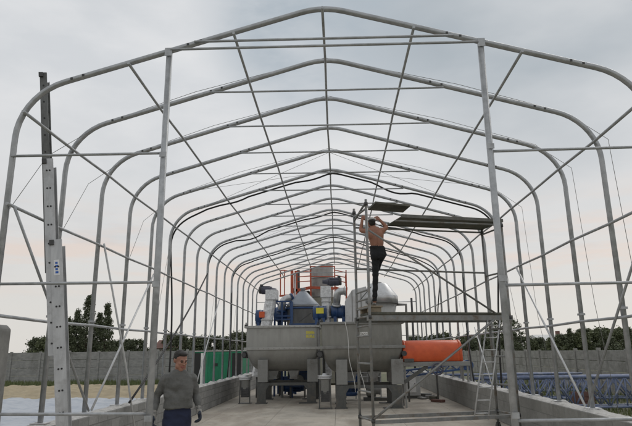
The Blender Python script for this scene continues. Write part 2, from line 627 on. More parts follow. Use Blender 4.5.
def rsec(w, h, c=0.28):
    a, b = w / 2, h / 2
    k = min(a, b) * c * 2
    return [(-a, -b + k), (-a + k, -b), (a - k, -b), (a, -b + k), (a, b - k), (a - k, b), (-a + k, b), (-a, b - k)]


def rafter_z(x):
    return ZR - SL * abs(x)


def hoop(k):
    y = Y0 + DY * k
    pts = hoop_path(y, 0.012 * math.sin(k * 2.1))
    # the section: narrow across, deeper along the hall
    o = MB().sweep(pts, rsec(0.064, 0.072, 0.2), 0, True, (0, 1, 0)).build('hoop', 'galv', hall)
    for x in (XL, XR):
        MB().box((x - 0.11, y - 0.09, 0.778), (x + 0.11, y + 0.09, 0.792)).build('foot_plate', 'galv_light', o)
        MB().box((x - 0.045, y - 0.057, 2.30), (x + 0.045, y + 0.057, 2.335)).build('bracket', 'galv', o)
        sg = 1 if x > 0 else -1
        for q in (1.72, 1.90, 3.36, 3.52):
            zz = ZR + 0.025 - (ZR + 0.025 - (ZR - SL * abs(x))) * q / abs(x)
            MB().box((sg * q - 0.016, y - 0.041, zz - 0.016), (sg * q + 0.016, y - 0.0355, zz + 0.016)).build('bolt', 'dark_steel', o)
    return o


for k in range(NH):
    hoop(k)

YE = Y0 + DY * (NH - 1)
purl = [(0.0, ZR - 0.075), (-1.25, rafter_z(1.25) - 0.07), (1.25, rafter_z(1.25) - 0.07), (-2.70, rafter_z(2.7) - 0.07), (2.70, rafter_z(2.7) - 0.07),
        (-4.10, 4.98), (4.18, 4.90), (XL + 0.065, 3.68), (XR - 0.065, 3.58), (XL + 0.065, 2.24), (XR - 0.065, 2.19)]
for i, (x, z) in enumerate(purl):
    r = 0.0205 if i < 5 else 0.0225
    n = 16
    pts = [(x + 0.008 * math.sin(j * 1.7 + i), Y0 - 0.12 + (YE - Y0 + 0.24) * j / n, z + (-0.012 if j % 2 else 0.004)) for j in range(n + 1)]
    MB().tube(pts, r, 8).build('purlin', 'galv', hall)

for k in range(NH):
    y = Y0 + DY * k - 0.07
    if k == 0:
        for z, h in ((5.985, 1.80), (5.875, 2.13)):
            MB().tube([(-h, y, z), (h, y, z - 0.03)], 0.0185, 8).build('tie_bar', 'galv', hall)
    else:
        h = 1.92
        MB().tube([(-h, y, 5.925), (0, y, 5.905), (h, y, 5.895)], 0.0165, 8).build('tie_bar', 'galv', hall)

for yy, zb in ((Y0 - 0.02, 0.004), (YE + 0.02, 0.004)):
    for x in (-2.16, 2.17):
        po = MB().sweep([(x, yy, zb), (x, yy, rafter_z(x) - 0.03)], rsec(0.078, 0.078), 0, True, (0, 1, 0)).build('gable_post', 'galv', hall)
        MB().box((x - 0.05, yy - 0.056, rafter_z(x) - 0.10), (x + 0.05, yy - 0.044, rafter_z(x) + 0.02)).build('bracket', 'galv', po)
        for z in (4.33, 2.60, 1.0):
            MB().box((x - 0.045, yy - 0.050, z - 0.035), (x + 0.045, yy - 0.0435, z + 0.035)).build('bracket', 'galv', po)
    for (xa, xb, zz) in ((XL, -2.16, (4.37, 2.64, 1.06)), (XR, 2.17, (4.28, 2.53, 0.95))):
        for z in zz:
            MB().tube([(xa, yy - 0.01, z), (xb, yy - 0.01, z - 0.012)], 0.019, 8).build('gable_rail', 'galv', hall)


def hy(k):
    return Y0 + DY * k


# wall braces
for x, s in ((XL + 0.10, 1), (XR - 0.10, -1)):
    MB().tube([(x, hy(0), 3.68), (x, hy(2) - 0.06, 0.82)], 0.02, 8).build('brace', 'galv', hall)
    MB().tube([(x, hy(4), 3.55), (x, hy(2) + 0.05, 0.82)], 0.02, 8).build('brace', 'galv_light', hall)
MB().tube([(XL + 0.11, hy(2), 3.72), (XL + 0.12, hy(3), 1.55), (XL + 0.36, hy(3) + 0.25, 0.02)], 0.02, 8).build('brace', 'galv_light', hall)
MB().tube([(XR - 0.12, hy(7), 2.4), (XR - 0.12, hy(6), 0.84)], 0.016, 8).build('brace', 'galv_light', hall)
MB().tube([(XL + 0.12, hy(9), 3.6), (XL + 0.12, hy(7), 0.84)], 0.018, 8).build('brace', 'galv_light', hall)

# thin bracing wires in roof and walls
for k in (4, 8, 11, 14):
    for s, xe in ((-1, XL), (1, XR)):
        for (ka, kb) in ((k, k + 1), (k + 1, k)):
            MB().tube([(s * 3.3, hy(ka), rafter_z(3.3) - 0.0), (0.02 * s, hy(kb), ZR - 0.06)], 0.0045, 5).build('bracing_wire', 'scaffold_steel', hall)
        MB().tube([(xe, hy(k) + 0.05, 0.9), (xe, hy(k + 1) - 0.05, 4.4)], 0.0045, 5).build('bracing_wire', 'scaffold_steel', hall)


# thin pulling ropes thrown over the hoops
for k, sl_x, lab in ((1, 0, 'nearest thin grey rope thrown over the hoops just behind the front arch'), (2, 1, 'second thin grey rope thrown over the hoops from the front'), (4, 2, 'third thin grey rope thrown over the hoops from the front')):
    y = hy(k) + 0.12
    P = [Vector((XL + 0.02, hy(k - 1) + 0.05, 3.66)), Vector((XL - 0.02, hy(k - 1) + 0.9, 4.7)), Vector((-3.7, y - 0.05, rafter_z(3.7) + 0.06)), Vector((-2.2, y, rafter_z(2.2) + 0.17)), Vector((0, y, ZR + 0.10)),
         Vector((2.2, y, rafter_z(2.2) + 0.17)), Vector((3.9, y, rafter_z(3.9) + 0.10)), Vector((4.52, y, 5.0)), Vector((4.62, y, 2.5)), Vector((4.75 + 0.1 * sl_x, y, -0.04))]
    tag(MB().tube(P, 0.0045, 5).build('pull_rope', 'scaffold_steel', org=(0, y, 6.6)), lab, 'rope', 'thin ropes thrown over the hoops')

# ------------------------------------------------------------------ black keder straps draped along some hoops
def strap(k, label, sag, tail_l, tail_r, seed):
    r = random.Random(seed)
    y = hy(k) + 0.075
    m = MB()
    pts = hoop_path(y, 0)
    # resample densely
    dense = []
    for a, b in zip(pts[:-1], pts[1:]):
        n = max(1, int((b - a).length / 0.16))
        dense += [a.lerp(b, i / n) for i in range(n)]
    dense.append(pts[-1])
    out = []
    for p in dense:
        if p.z < 4.4:
            continue
        w = noise.noise((p.x * 0.9, seed, k))
        d = sag * max(0, w) + 0.07
        out.append(Vector((p.x, p.y + 0.02, p.z - d)))
    lft = [tail_l + (out[0] - tail_l) * t + Vector((0.05 * math.sin(t * PI), 0, -0.1 * math.sin(t * PI))) for t in [i / 10 for i in range(10)]]
    rgt = [out[-1] + (tail_r - out[-1]) * t + Vector((-0.05 * math.sin(t * PI), 0, -0.1 * math.sin(t * PI))) for t in [i / 10 for i in range(1, 11)]]
    full = lft + out + rgt
    m.tube(full, 0.023, 7)
    return tag(m.build('black_strap', 'black_rubber', org=(0, y, 5)), label, 'strap', 'black straps draped along the hoops')


strap(5, 'nearest black strap, hanging along the hoop just behind the scaffold', 0.26, Vector((-4.02, hy(5) - 0.25, 1.3)), Vector((4.08, hy(5) + 0.12, 0.84)), 11)
strap(8, 'middle black strap along a hoop above the grey mixers', 0.20, Vector((-4.02, hy(3) + 0.05, 0.82)), Vector((4.10, hy(7) + 0.2, 0.84)), 12)
strap(11, 'farthest black strap along a hoop above the blue drums', 0.22, Vector((-4.05, hy(10), 0.86)), Vector((4.1, hy(11), 2.2)), 13)

# ------------------------------------------------------------------ tall aluminium ladder by the front left corner
lad = thing('extension_ladder', 'tall three-section aluminium extension ladder rising above the hoops, seen edge-on', 'ladder', (-3.7, 7.9, 0))
base = Vector((-3.50, 7.75, 0.0))
tip = Vector((-4.40, 7.95, 6.02))
axis = (tip - base).normalized()
wdir = Vector((-0.325, 0.945, 0)).normalized()
wdir = (wdir - axis * wdir.dot(axis)).normalized()
tdir = axis.cross(wdir).normalized()
if tdir.x < 0:
    tdir = -tdir
total = (tip - base).length
for i, (a, b, off, ww, mat) in enumerate(((0.0, 3.36, 0.075, 0.40, 'alu'), (1.75, 4.62, 0.0, 0.36, 'alu'), (2.9, total, -0.035, 0.30, 'dark_alu'))):
    sec = None
    hd_ = (0.075, 0.068, 0.05)[i]
    for s in (-1, 1):
        p = base + axis * a + tdir * off + wdir * (s * ww / 2)
        q = base + axis * b + tdir * off + wdir * (s * ww / 2)
        mb = MB()
        for (c0, c1, d0, d1) in ((-hd_, hd_, -0.004, 0.004), (-hd_, -hd_ + 0.008, 0.004 if s < 0 else -0.026, 0.026 if s < 0 else -0.004), (hd_ - 0.008, hd_, 0.004 if s < 0 else -0.026, 0.026 if s < 0 else -0.004)):
            vs = []
            for e in (p, q):
                for (t_, w_) in ((c0, d0), (c1, d0), (c1, d1), (c0, d1)):
                    vs.append(e + tdir * t_ + wdir * w_)
            mb.add(vs, [(3, 2, 1, 0), (4, 5, 6, 7), (0, 1, 5, 4), (1, 2, 6, 5), (2, 3, 7, 6), (3, 0, 4, 7)])
        st = mb.build('stile', mat, lad)
        n = int((b - a) / 0.28)
        for j in range(n):
            c = base + axis * (a + 0.16 + 0.28 * j) + tdir * off + wdir * (s * (ww / 2 + 0.004))
            for dd in ((-0.02, 0.02) if i < 2 else (0.0,)):
                cc = c + tdir * dd
                MB().cyl(cc, cc + wdir * (s * 0.006), 0.013, 10).build('rivet', 'black_rubber', st)
        if s < 0:
            MB().box((-hd_ - 0.012, -0.03, -0.02), (-hd_ + 0.05, 0.006, 0.05), 0, Matrix.Translation(base + axis * (b - 0.06) + tdir * off + wdir * (s * ww / 2)) @ Matrix((tdir, wdir, axis)).transposed().to_4x4()).build('guide_hook', 'dark_steel', st)
        if i == 0 and s < 0:
            mx = Matrix((tdir, wdir, axis)).transposed().to_4x4()
            c = base + axis * 2.95 + tdir * off + wdir * (s * (ww / 2 + 0.0055))
            mb = MB().box((-0.036, -0.001, -0.11), (0.036, 0.001, 0.11), 0, Matrix.Translation(c) @ mx)
            for j in range(4):
                mb.box((-0.018, -0.003, -0.085 + j * 0.045), (0.02 - 0.006 * (j % 2), -0.0011, -0.055 + j * 0.045), 1, Matrix.Translation(c) @ mx)
            mb.build('sticker', ['sticker_white', 'sticker_blue'], st)
    for j in range(int((b - a) / 0.28)):
        c = base + axis * (a + 0.16 + 0.28 * j) + tdir * off
        MB().tube([c - wdir * (ww / 2), c + wdir * (ww / 2)], 0.016, 8).build('rung', mat, lad)

# ------------------------------------------------------------------ rolling scaffold
SA = Vector((0.775, 11.62, 0))
SANG = R(16)
EX, EY = Vector((math.cos(SANG), math.sin(SANG), 0)), Vector((-math.sin(SANG), math.cos(SANG), 0))
SLEN, SW = 3.20, 0.84


def sp(x, y, z):
    return SA + EX * x + EY * y + Vector((0, 0, z))


SMX = Matrix.Translation(SA) @ Matrix.Rotation(SANG, 4, 'Z')
sc = thing('scaffold_tower', 'grey steel scaffold tower with two work decks and a diagonal brace', 'scaffold', tuple(SA))
for (x, y, zt) in ((0, 0, 4.90), (0, SW, 4.90), (SLEN, 0, 4.56), (SLEN, SW, 4.56)):
    po = MB().tube([sp(x, y, 0.17), sp(x, y, zt)], 0.029, 10).build('pole', 'scaffold_steel', sc)
    MB().cyl(sp(x, y, 0.09) - EX * 0.022, sp(x, y, 0.09) + EX * 0.022, 0.088, 18).build('castor', 'black_rubber', po)
    MB().box((x - 0.035, y - 0.03, 0.085), (x - 0.026, y + 0.03, 0.19), 0, SMX).box((x + 0.026, y - 0.03, 0.085), (x + 0.035, y + 0.03, 0.19), 0, SMX).box((x - 0.035, y - 0.03, 0.18), (x + 0.035, y + 0.03, 0.192), 0, SMX).build('castor_fork', 'dark_steel', po)
    for z in (0.42, 2.42, zt - 0.1):
        MB().cyl(sp(x, y, z - 0.035), sp(x, y, z + 0.035), 0.041, 10).build('coupler', 'dark_steel', po)
for x, zs in ((0, (0.42, 0.95, 1.5, 2.05, 2.25, 2.44, 2.62, 2.80, 2.98, 4.70)), (SLEN, (0.42, 1.0, 1.6, 2.2, 3.42, 4.42))):
    for z in zs:
        MB().tube([sp(x, 0, z), sp(x, SW, z)], 0.021, 8).build('cross_rung', 'scaffold_steel', sc)
MB().tube([sp(0, SW, 4.62), sp(0, 0, 4.84)], 0.024, 8).build('cross_rung', 'scaffold_steel', sc)
for y in (0, SW):
    MB().bar(sp(-0.06, y, 2.40), sp(SLEN + 0.06, y, 2.41), 0.045, 0.11).build('deck_beam', 'scaffold_steel', sc)
    MB().bar(sp(0, y, 0.40), sp(SLEN, y, 0.40), 0.05, 0.07).build('base_beam', 'scaffold_steel', sc)
MB().tube([sp(0, SW, 3.52), sp(SLEN, SW, 3.50)], 0.022, 8).build('guard_rail', 'scaffold_steel', sc)
MB().tube([sp(0.03, -0.035, 4.22), sp(SLEN - 0.35, -0.035, 2.50)], 0.022, 8).build('diagonal_brace', 'scaffold_steel', sc)
MB().tube([sp(0.0, -0.04, 0.46), sp(SLEN - 0.42, -0.04, 2.36)], 0.024, 8).build('diagonal_brace', 'scaffold_steel', sc)
for j in range(3):
    MB().box((0.06, 0.05 + 0.26 * j, 2.478), (SLEN - 0.04, 0.29 + 0.26 * j, 2.528), 0, SMX).build('deck_board', 'deck_ply', sc, 0.006)
up = MB().box((0.80, 0.02, 4.545), (SLEN + 0.04, SW - 0.02, 4.57), 0, SMX)
up.build('upper_deck', 'deck_ply', sc, 0.004)
MB().box((0.80, -0.03, 4.535), (SLEN + 0.04, 0.017, 4.605), 0, SMX).build('deck_edge', 'leg_dark', sc)
MB().box((0.80, SW - 0.017, 4.535), (SLEN + 0.04, SW + 0.012, 4.592), 0, SMX).build('deck_edge', 'deck_ply', sc)
for y in (0.0, SW):
    MB().tube([sp(0.0 if y else 0.66, y, 4.46), sp(SLEN, y, 4.47)], 0.021, 8).build('ledger', 'scaffold_steel', sc)
blk = MB()
blk.box((0.02, 0.12, 2.5285), (0.30, 0.20, 2.628), 0, SMX).box((0.02, 0.60, 2.5285), (0.30, 0.68, 2.628), 0, SMX).box((0.0, 0.08, 2.6285), (0.32, 0.74, 2.661), 0, SMX)
tag(blk.build('timber_step', 'timber', bevel=0.004, org=tuple(sp(0.25, 0.4, 2.53))), 'low timber step on the scaffold deck under the shirtless man', 'step')
# access ladder hooked on the right-hand end
la0, la1 = Vector((3.19, 13.05, 0.27)), Vector((3.70, 13.25, 2.42))
wv = Vector((0.30, -0.02, 0))
for s in (-0.5, 0.5):
    MB().tube([la0 + wv * s * 1.0, la1 + wv * s * 0.95], 0.017, 8).build('ladder_stile', 'galv_light', sc)
for j in range(8):
    c = la0.lerp(la1, 0.06 + j * 0.125)
    MB().tube([c - wv * 0.5, c + wv * 0.5], 0.013, 8).build('ladder_rung', 'galv_light', sc)

# loose board lying on top of the scaffold's left end
lb = MB()
for j, p in enumerate((((1.0, 11.97), (1.81, 12.33), (1.71, 12.91), (0.87, 12.59)),)):
    lb.prism(list(p), 'z', 4.905, 4.945)
tag(lb.build('loose_board', 'deck_ply', org=(1.3, 12.4, 4.9)), 'dark loose board lying above the shirtless man at the left end of the scaffold', 'board')

for i, (a, b, lab) in enumerate((((345, 322, 17.6), (355, 392, 17.4), 'white rope hanging in front of the right mixer, farther from the scaffold pole'), ((357, 345, 17.2), (364, 390, 17.0), 'short white rope hanging in front of the right mixer between the scaffold poles'))):
    p, q = at(*a), at(*b)
    q.z = max(q.z, 0.2)
    pts = [p.lerp(q, t / 10) + Vector((0.03 * math.sin(t * 0.9), 0, -0.02 * math.sin(PI * t / 10))) for t in range(11)]
    MBx = MB().tube(pts, 0.008, 6)
    tag(MBx.build('hanging_rope', 'rope_white', org=tuple(q)), lab, 'rope')


# ------------------------------------------------------------------ paddle mixers
def mixer(label, x0, x1, yf, body, legm, plate, depth=2.1, seed=0):
    xc, w = (x0 + x1) / 2, (x1 - x0)
    t = thing('paddle_mixer', label, 'mixer', (xc, yf, 0), 'the pair of grey trough mixers')

    # tub: straight upper box, half-round belly with dished ends
    b = MB()
    yc = yf + depth / 2
    secs = []
    for z in (2.60, 2.2, 1.88):
        secs.append((z, w / 2 - 0.03, depth / 2 - 0.03, 0.05))
    for i in range(1, 15):
        a = PI / 2 * i / 15
        tz = math.sin(a)
        secs.append((1.86 - 0.80 * tz, w / 2 - 0.03 - 0.50 * (1 - math.cos(a)) ** 0.9, (depth / 2 - 0.03) * (0.10 + 0.90 * math.cos(a)), 0.05 + 0.30 * tz))
    vs, fs = [], []
    nq = 6
    for z, hx, hyy, cr in secs:
        cr = min(cr, hx * 0.9, hyy * 0.9)
        for (sx, sy, a0) in ((1, 1, 0), (-1, 1, 90), (-1, -1, 180), (1, -1, 270)):
            for q in range(nq):
                a = R(a0 + 90 * q / (nq - 1))
                vs.append((xc + sx * (hx - cr) + cr * math.cos(a), yc + sy * (hyy - cr) + cr * math.sin(a), z))
    kk = 4 * nq
    for i in range(len(secs) - 1):
        for q in range(kk):
            fs.append((i * kk + (q + 1) % kk, i * kk + q, (i + 1) * kk + q, (i + 1) * kk + (q + 1) % kk))
    b.add(vs, fs, 0, True)
    b.add(vs[-kk:], [tuple(reversed(range(kk)))], 0, False)
    b.add(vs[:kk], [tuple(range(kk))], 0, False)
    tr_ = b.build('trough', body, t)
    for xx in (x0 + w * 0.47,):
        MB().box((xx - 0.012, yf + 0.018, 1.92), (xx + 0.012, yf + 0.032, 2.60)).build('weld_seam', body, tr_)
    fl = MB()
    fl.box((x0 - 0.04, yf - 0.03, 2.60), (x1 + 0.04, yf + depth + 0.05, 2.685))
    fl.build('top_rim', 'rim_highlight' if body == 'mixer_grey' else 'leg_grey', t, 0.012)
    bl = MB()
    bl.box((x0 - 0.05, yf - 0.02, 1.83), (x1 + 0.05, yf + 0.022, 1.92))
    bl.box((x0 - 0.05, yf + 0.022, 1.84), (x0 + 0.05, yf + depth, 1.91))
    bl.box((x1 - 0.05, yf + 0.022, 1.84), (x1 + 0.05, yf + depth, 1.91))
    bl.build('belt_rim', 'rim_highlight' if body == 'mixer_grey' else 'leg_grey', t, 0.008)
    n = MB()
    for i in range(14):
        x = x0 + 0.1 + (w - 0.2) * i / 13
        n.cyl((x, yf - 0.042, 2.642), (x, yf - 0.029, 2.642), 0.014, 8)
        n.cyl((x, yf - 0.032, 1.875), (x, yf - 0.019, 1.875), 0.013, 8)
    n.build('bolts', legm, t)
    # welded vertical seams and clamps on the rim
    for x in (x0 + 0.02, x1 - 0.02):
        c = MB().box((x - 0.05, yf - 0.05, 2.686), (x + 0.05, yf + 0.06, 2.73))
        c.cyl((x, yf, 2.72), (x, yf, 2.80), 0.022, 10)
        c.build('rim_clamp', 'dark_steel', t, 0.006)
    for sx, xx in ((-1, x0 + 0.46), (1, x1 - 0.46)):
        xa, xb = (xx - 0.0, xx + 0.36) if sx < 0 else (xx + 0.04, xx + 0.42)
        for yy in (yf - 0.005, yf + depth - 0.30):
            lg = MB()
            lg.box((xa, yy, 0.72), (xb, yy + 0.20, 1.49))
            lg.build('leg', legm, t, 0.01)
        for yy in (yf - 0.01, yf + depth - 0.31):
            ft = MB()
            z0 = 0.004
            ft.box((xa - 0.02, yy, z0), (xa + 0.30, yy + 0.026, 0.70))
            ft.box((xa - 0.02, yy + 0.026, z0), (xa + 0.006, yy + 0.24, 0.70))
            gs = 1 if sx < 0 else -1
            xg = xa + 0.30 if sx < 0 else xa - 0.02
            ft.prism([(xg, 0.70), (xg + gs * 0.16, 0.70), (xg, 0.46)], 'y', yy + 0.002, yy + 0.022)
            ft.box((xa - (0.30 if sx > 0 else 0.06), yy - 0.05, 0.003), (xa + 0.34, yy + 0.26, 0.028))
            ft.build('foot', 'frame_dark', t)
        sb = MB()
        hx = x0 - 0.03 if sx < 0 else x1 + 0.03
        sb.box((hx - 0.09, yf + 0.2, 1.55), (hx + 0.09, yf + 0.5, 1.78))
        sb.cyl((hx - 0.02, yf + 0.03, 1.66), (hx - 0.02, yf + 0.19, 1.66), 0.085, 16)
        sb.build('bearing_box', 'dark_steel', t, 0.008)
    fr = MB()
    for yy in (yf + 0.02, yf + depth - 0.28):
        fr.box((x0 + 0.62, yy, 0.605), (x1 - 0.30, yy + 0.14, 0.70))
    for xx in (x0 + 0.55, x1 - 0.35):
        fr.box((xx, yf + 0.25, 0.61), (xx + 0.12, yf + depth - 0.32, 0.69))
    fr.build('base_frame', 'frame_dark', t, 0.005)
    for i in (0.36, 0.64):
        ds = MB()
        xx = x0 + w * i
        ds.prism([(xx - 0.2, 1.10), (xx + 0.2, 1.10), (xx + 0.12, 0.86), (xx - 0.12, 0.86)], 'y', yf + 0.6, yf + 1.1)
        ds.box((xx - 0.14, yf + 0.58, 0.80), (xx + 0.14, yf + 1.12, 0.862))
        ds.build('discharge_chute', legm, t, 0.006)
    # marking plate
    px0, px1, pz0, pz1, mats = plate
    m = MB()
    rr = random.Random(seed)
    rows = 2
    for r_ in range(rows):
        za = pz0 + (pz1 - pz0) * (r_ / rows)
        zb = za + (pz1 - pz0) / rows * 0.80
        nn = 5
        for j in range(nn):
            xa = px0 + (px1 - px0) * j / nn
            xb = xa + (px1 - px0) / nn * 0.9
            th = (xb - xa) * 0.36
            h = yf + 0.029
            k = rr.choice((0, 1, 2, 3))
            m.box((xa, h - 0.002, za), (xa + th, h + 0.002, zb))
            if k in (0, 1):
                m.box((xb - th, h - 0.002, za), (xb, h + 0.002, zb))
            if k in (1, 2):
                m.box((xa + th, h - 0.002, zb - th), (xb - (th if k == 1 else 0), h + 0.002, zb))
            if k in (0, 3):
                m.box((xa + th, h - 0.002, (za + zb) / 2 - th / 2), (xb - (th if k == 0 else 0), h + 0.002, (za + zb) / 2 + th / 2))
            if k in (2, 3):
                m.box((xa + th, h - 0.002, za), (xb, h + 0.002, za + th))
    m.build('stencil_marks', mats, t)
    return t


mixer('lighter grey trough mixer on the left with yellow marks on its upper corner', -3.22, -0.58, 20.55, 'mixer_grey', 'leg_grey', (-1.03, -0.72, 2.24, 2.50, 'yellow'), 2.1, 4)
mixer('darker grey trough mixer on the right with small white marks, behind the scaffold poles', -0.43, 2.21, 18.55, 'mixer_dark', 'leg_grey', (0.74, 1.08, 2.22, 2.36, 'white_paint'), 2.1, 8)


def valve(label, x, y, h, s):
    t = thing('discharge_valve', label, 'valve', (x, y, 0), 'small discharge valves at the mixers')
    MB().lathe([(0.235, h - 0.07), (0.235, h - 0.035), (0.20, h - 0.03), (0.20, h - 0.01), (0.235, h - 0.005), (0.235, h + 0.03), (0.09, h + 0.035), (0.085, h + 0.09), (0.03, h + 0.10)], (x, y, 0), 22).build('flange', 'stainless', t)
    MB().lathe([(0.12, 0.40), (0.17, 0.48), (0.17, h - 0.12), (0.2, h - 0.072)], (x, y, 0), 20).build('housing', 'leg_grey', t)
    d = MB().box((x - 0.13, y - 0.16, 0.22), (x + 0.15, y + 0.12, 0.55))
    for j in range(5):
        d.box((x - 0.12, y - 0.172, 0.26 + 0.055 * j), (x + 0.14, y - 0.161, 0.285 + 0.055 * j))
    d.build('drive', 'dark_steel', t, 0.01)
    for sx in (-1, 1):
        MB().bar((x + sx * 0.18, y - 0.1, 0.004), (x + sx * 0.17, y - 0.1, h - 0.10), 0.035, 0.035).build('leg', 'frame_dark', t)
    MB().box((x - 0.22, y - 0.18, 0.003), (x + 0.22, y + 0.18, 0.02)).build('base_plate', 'frame_dark', t)
    return t


valve('discharge valve with pale flange under the left mixer, beside the block wall', -3.22, 20.75, 0.88, 1)
valve('discharge valve with pale flange between the two mixers', -0.33, 18.62, 0.98, 1)


# ------------------------------------------------------------------ machinery behind the mixers
def gearmotor(name, label, p, d, r, l, mat, cat='motor', capmat='dark_steel', group=None):
    p, d = Vector(p), Vector(d).normalized()
    t = thing(name, label, cat, tuple(p), group)
    b = MB().cyl(p, p + d * l * 0.62, r, 20)
    mx = d.to_track_quat('Z', 'Y').to_matrix().to_4x4()
    for j in range(12):
        a = 2 * PI * j / 12
        b.box((r * 0.96, -0.008, 0.02 * l), (r * 1.1, 0.008, 0.58 * l), 0, Matrix.Translation(p) @ mx @ Matrix.Rotation(a, 4, 'Z'))
    b.build('housing', mat, t)
    MB().cyl(p - d * l * 0.16, p, r * 1.02, 20, 0, [(0.8, 0), (1, 0.25), (1, 1)]).build('fan_cowl', capmat, t)
    MB().cyl(p + d * l * 0.62, p + d * l, r * 0.8, 16, 0, [(1.2, 0), (1.2, 0.2), (0.9, 0.25), (0.6, 1)]).build('gearbox', mat, t)
    q = p + Vector((0, 0, r * 1.05))
    MB().box((q.x - r * 0.4, q.y - r * 0.4, q.z - 0.03), (q.x + r * 0.4, q.y + r * 0.4, q.z + r * 0.45)).build('terminal_box', capmat, t, 0.008)
    return t


# inclined foil-wrapped screw conveyor
cv = thing('screw_conveyor', 'leaning screw conveyor wrapped in silver foil, behind the left mixer', 'conveyor', (-3.0, 23.3, 0), 'foil-wrapped screw conveyors')
top, bot = at(272, 293, 23.3), at(264.5, 328, 23.3)
low = bot + (bot - top) * 0.9
low.z = 0.8


def wrapped(p, q, w, parent, seed):
    p, q = Vector(p), Vector(q)
    pts, n = [], 26
    m = MB()
    d = (q - p).normalized()
    side = Vector((0, 1, 0)).cross(d).normalized()
    fr = Vector((0, 1, 0))
    vs, fs = [], []
    k = 8
    for i in range(n + 1):
        c = p.lerp(q, i / n)
        ww = w * (1 + 0.05 * noise.noise((i * 0.8, seed, 0)))
        for j, (a, b) in enumerate(rsec(ww, ww * 0.9, 0.22)):
            e = 0.018 * noise.noise((i * 1.3, j * 3.1, seed))
            vs.append(c + side * (a + e) + fr * (b + e))
    for i in range(n):
        for j in range(k):
            fs.append((i * k + j, i * k + (j + 1) % k, (i + 1) * k + (j + 1) % k, (i + 1) * k + j))
    fs += [tuple(range(k)), tuple(n * k + j for j in range(k))]
    m.add(vs, fs)
    return m.build('wrapped_casing', 'foil', parent)


wrapped(top, low, 0.43, cv, 3)
hd = at(272.5, 293, 23.3)
hdm = MB().box((hd.x - 0.27, 23.05, hd.z - 0.30), (hd.x + 0.23, 23.55, hd.z + 0.12))
hdm.build('head_box', 'foil', cv, 0.02)
for k in (0.33, 0.7):
    c = top.lerp(low, k)
    MB().box((c.x - 0.235, 23.06, c.z - 0.02), (c.x + 0.235, 23.54, c.z + 0.02)).build('band', 'stainless', cv)
MB().tube([low + Vector((0, 0, -0.02)), Vector((low.x, 23.3, 0.004))], 0.06, 10).build('support_leg', 'frame_dark', cv)
m0 = at(261.5, 290, 23.3)
gearmotor('gear_motor', 'dark motor lying across the top of the leaning foil conveyor', m0, (1, 0, -0.04), 0.155, 0.62, 'motor_grey', group='motors on the conveyor heads')

cv2 = thing('screw_conveyor', 'upright foil-wrapped screw conveyor between the cyclone and the round vessel', 'conveyor', (-0.37, 23, 0), 'foil-wrapped screw conveyors')
top2, bot2 = at(326, 290, 23.0), at(326.5, 330, 23.0)
wrapped(top2, Vector((bot2.x, 23.0, 0.8)), 0.36, cv2, 8)
MB().box((top2.x - 0.22, 22.78, top2.z - 0.32), (top2.x + 0.20, 23.22, top2.z + 0.14)).build('head_box', 'foil', cv2, 0.02)
for z in (2.2, 3.1, 3.72):
    MB().box((top2.x - 0.2, 22.8, z - 0.02), (top2.x + 0.2, 23.2, z + 0.02)).build('band', 'stainless', cv2)
MB().tube([(bot2.x, 23, 0.8), (bot2.x, 23, 0.004)], 0.06, 10).build('support_leg', 'frame_dark', cv2)
mm = at(339, 281.5, 23.0)
gearmotor('gear_motor', 'dark motor on top of the upright foil conveyor below the orange railing', mm, (-1, 0, 0.0), 0.155, 0.68, 'motor_grey', group='motors on the conveyor heads')
MB_ = MB()

# cyclone
cx = at(303, 305, 24.5)
cy = thing('cyclone_separator', 'grey cylindrical separator with a conical top behind the left mixer', 'separator', (cx.x, 24.5, 0))
zc, zt2 = at(303, 306, 24.5).z, at(303, 291.5, 24.5).z
rr = (at(320, 305, 24.5).x - at(287, 305, 24.5).x) / 2
MB().lathe([(rr, zc), (rr * 0.98, zc + 0.05), (0.20, zt2 - 0.05), (0.16, zt2)], (cx.x, 24.5, 0), 36).build('cone_roof', 'cone_grey', cy)
MB().lathe([(rr * 0.35, 1.3), (rr * 0.55, 1.75), (rr * 0.97, 2.5), (rr * 0.97, zc - 0.05), (rr * 1.03, zc - 0.045), (rr * 1.03, zc - 0.002)], (cx.x, 24.5, 0), 36).build('shell', 'silo_grey', cy)
MB().lathe([(0.10, zt2), (0.10, zt2 + 0.12), (0.14, zt2 + 0.125), (0.14, zt2 + 0.15)], (cx.x, 24.5, 0), 16).build('outlet_stub', 'stainless', cy)
for a in (0.6, 2.2, 3.8, 5.4):
    x, y = cx.x + rr * 0.9 * math.cos(a), 24.5 + rr * 0.9 * math.sin(a)
    MB().bar((x, y, 0.004), (x, y, 2.45), 0.09, 0.09).build('leg', 'blue', cy)
MB().lathe([(rr * 1.02, zc - 0.16), (rr * 1.06, zc - 0.155), (rr * 1.06, zc - 0.09), (rr * 1.02, zc - 0.085)], (cx.x, 24.5, 0), 36).build('hoop_band', 'blue', cy)

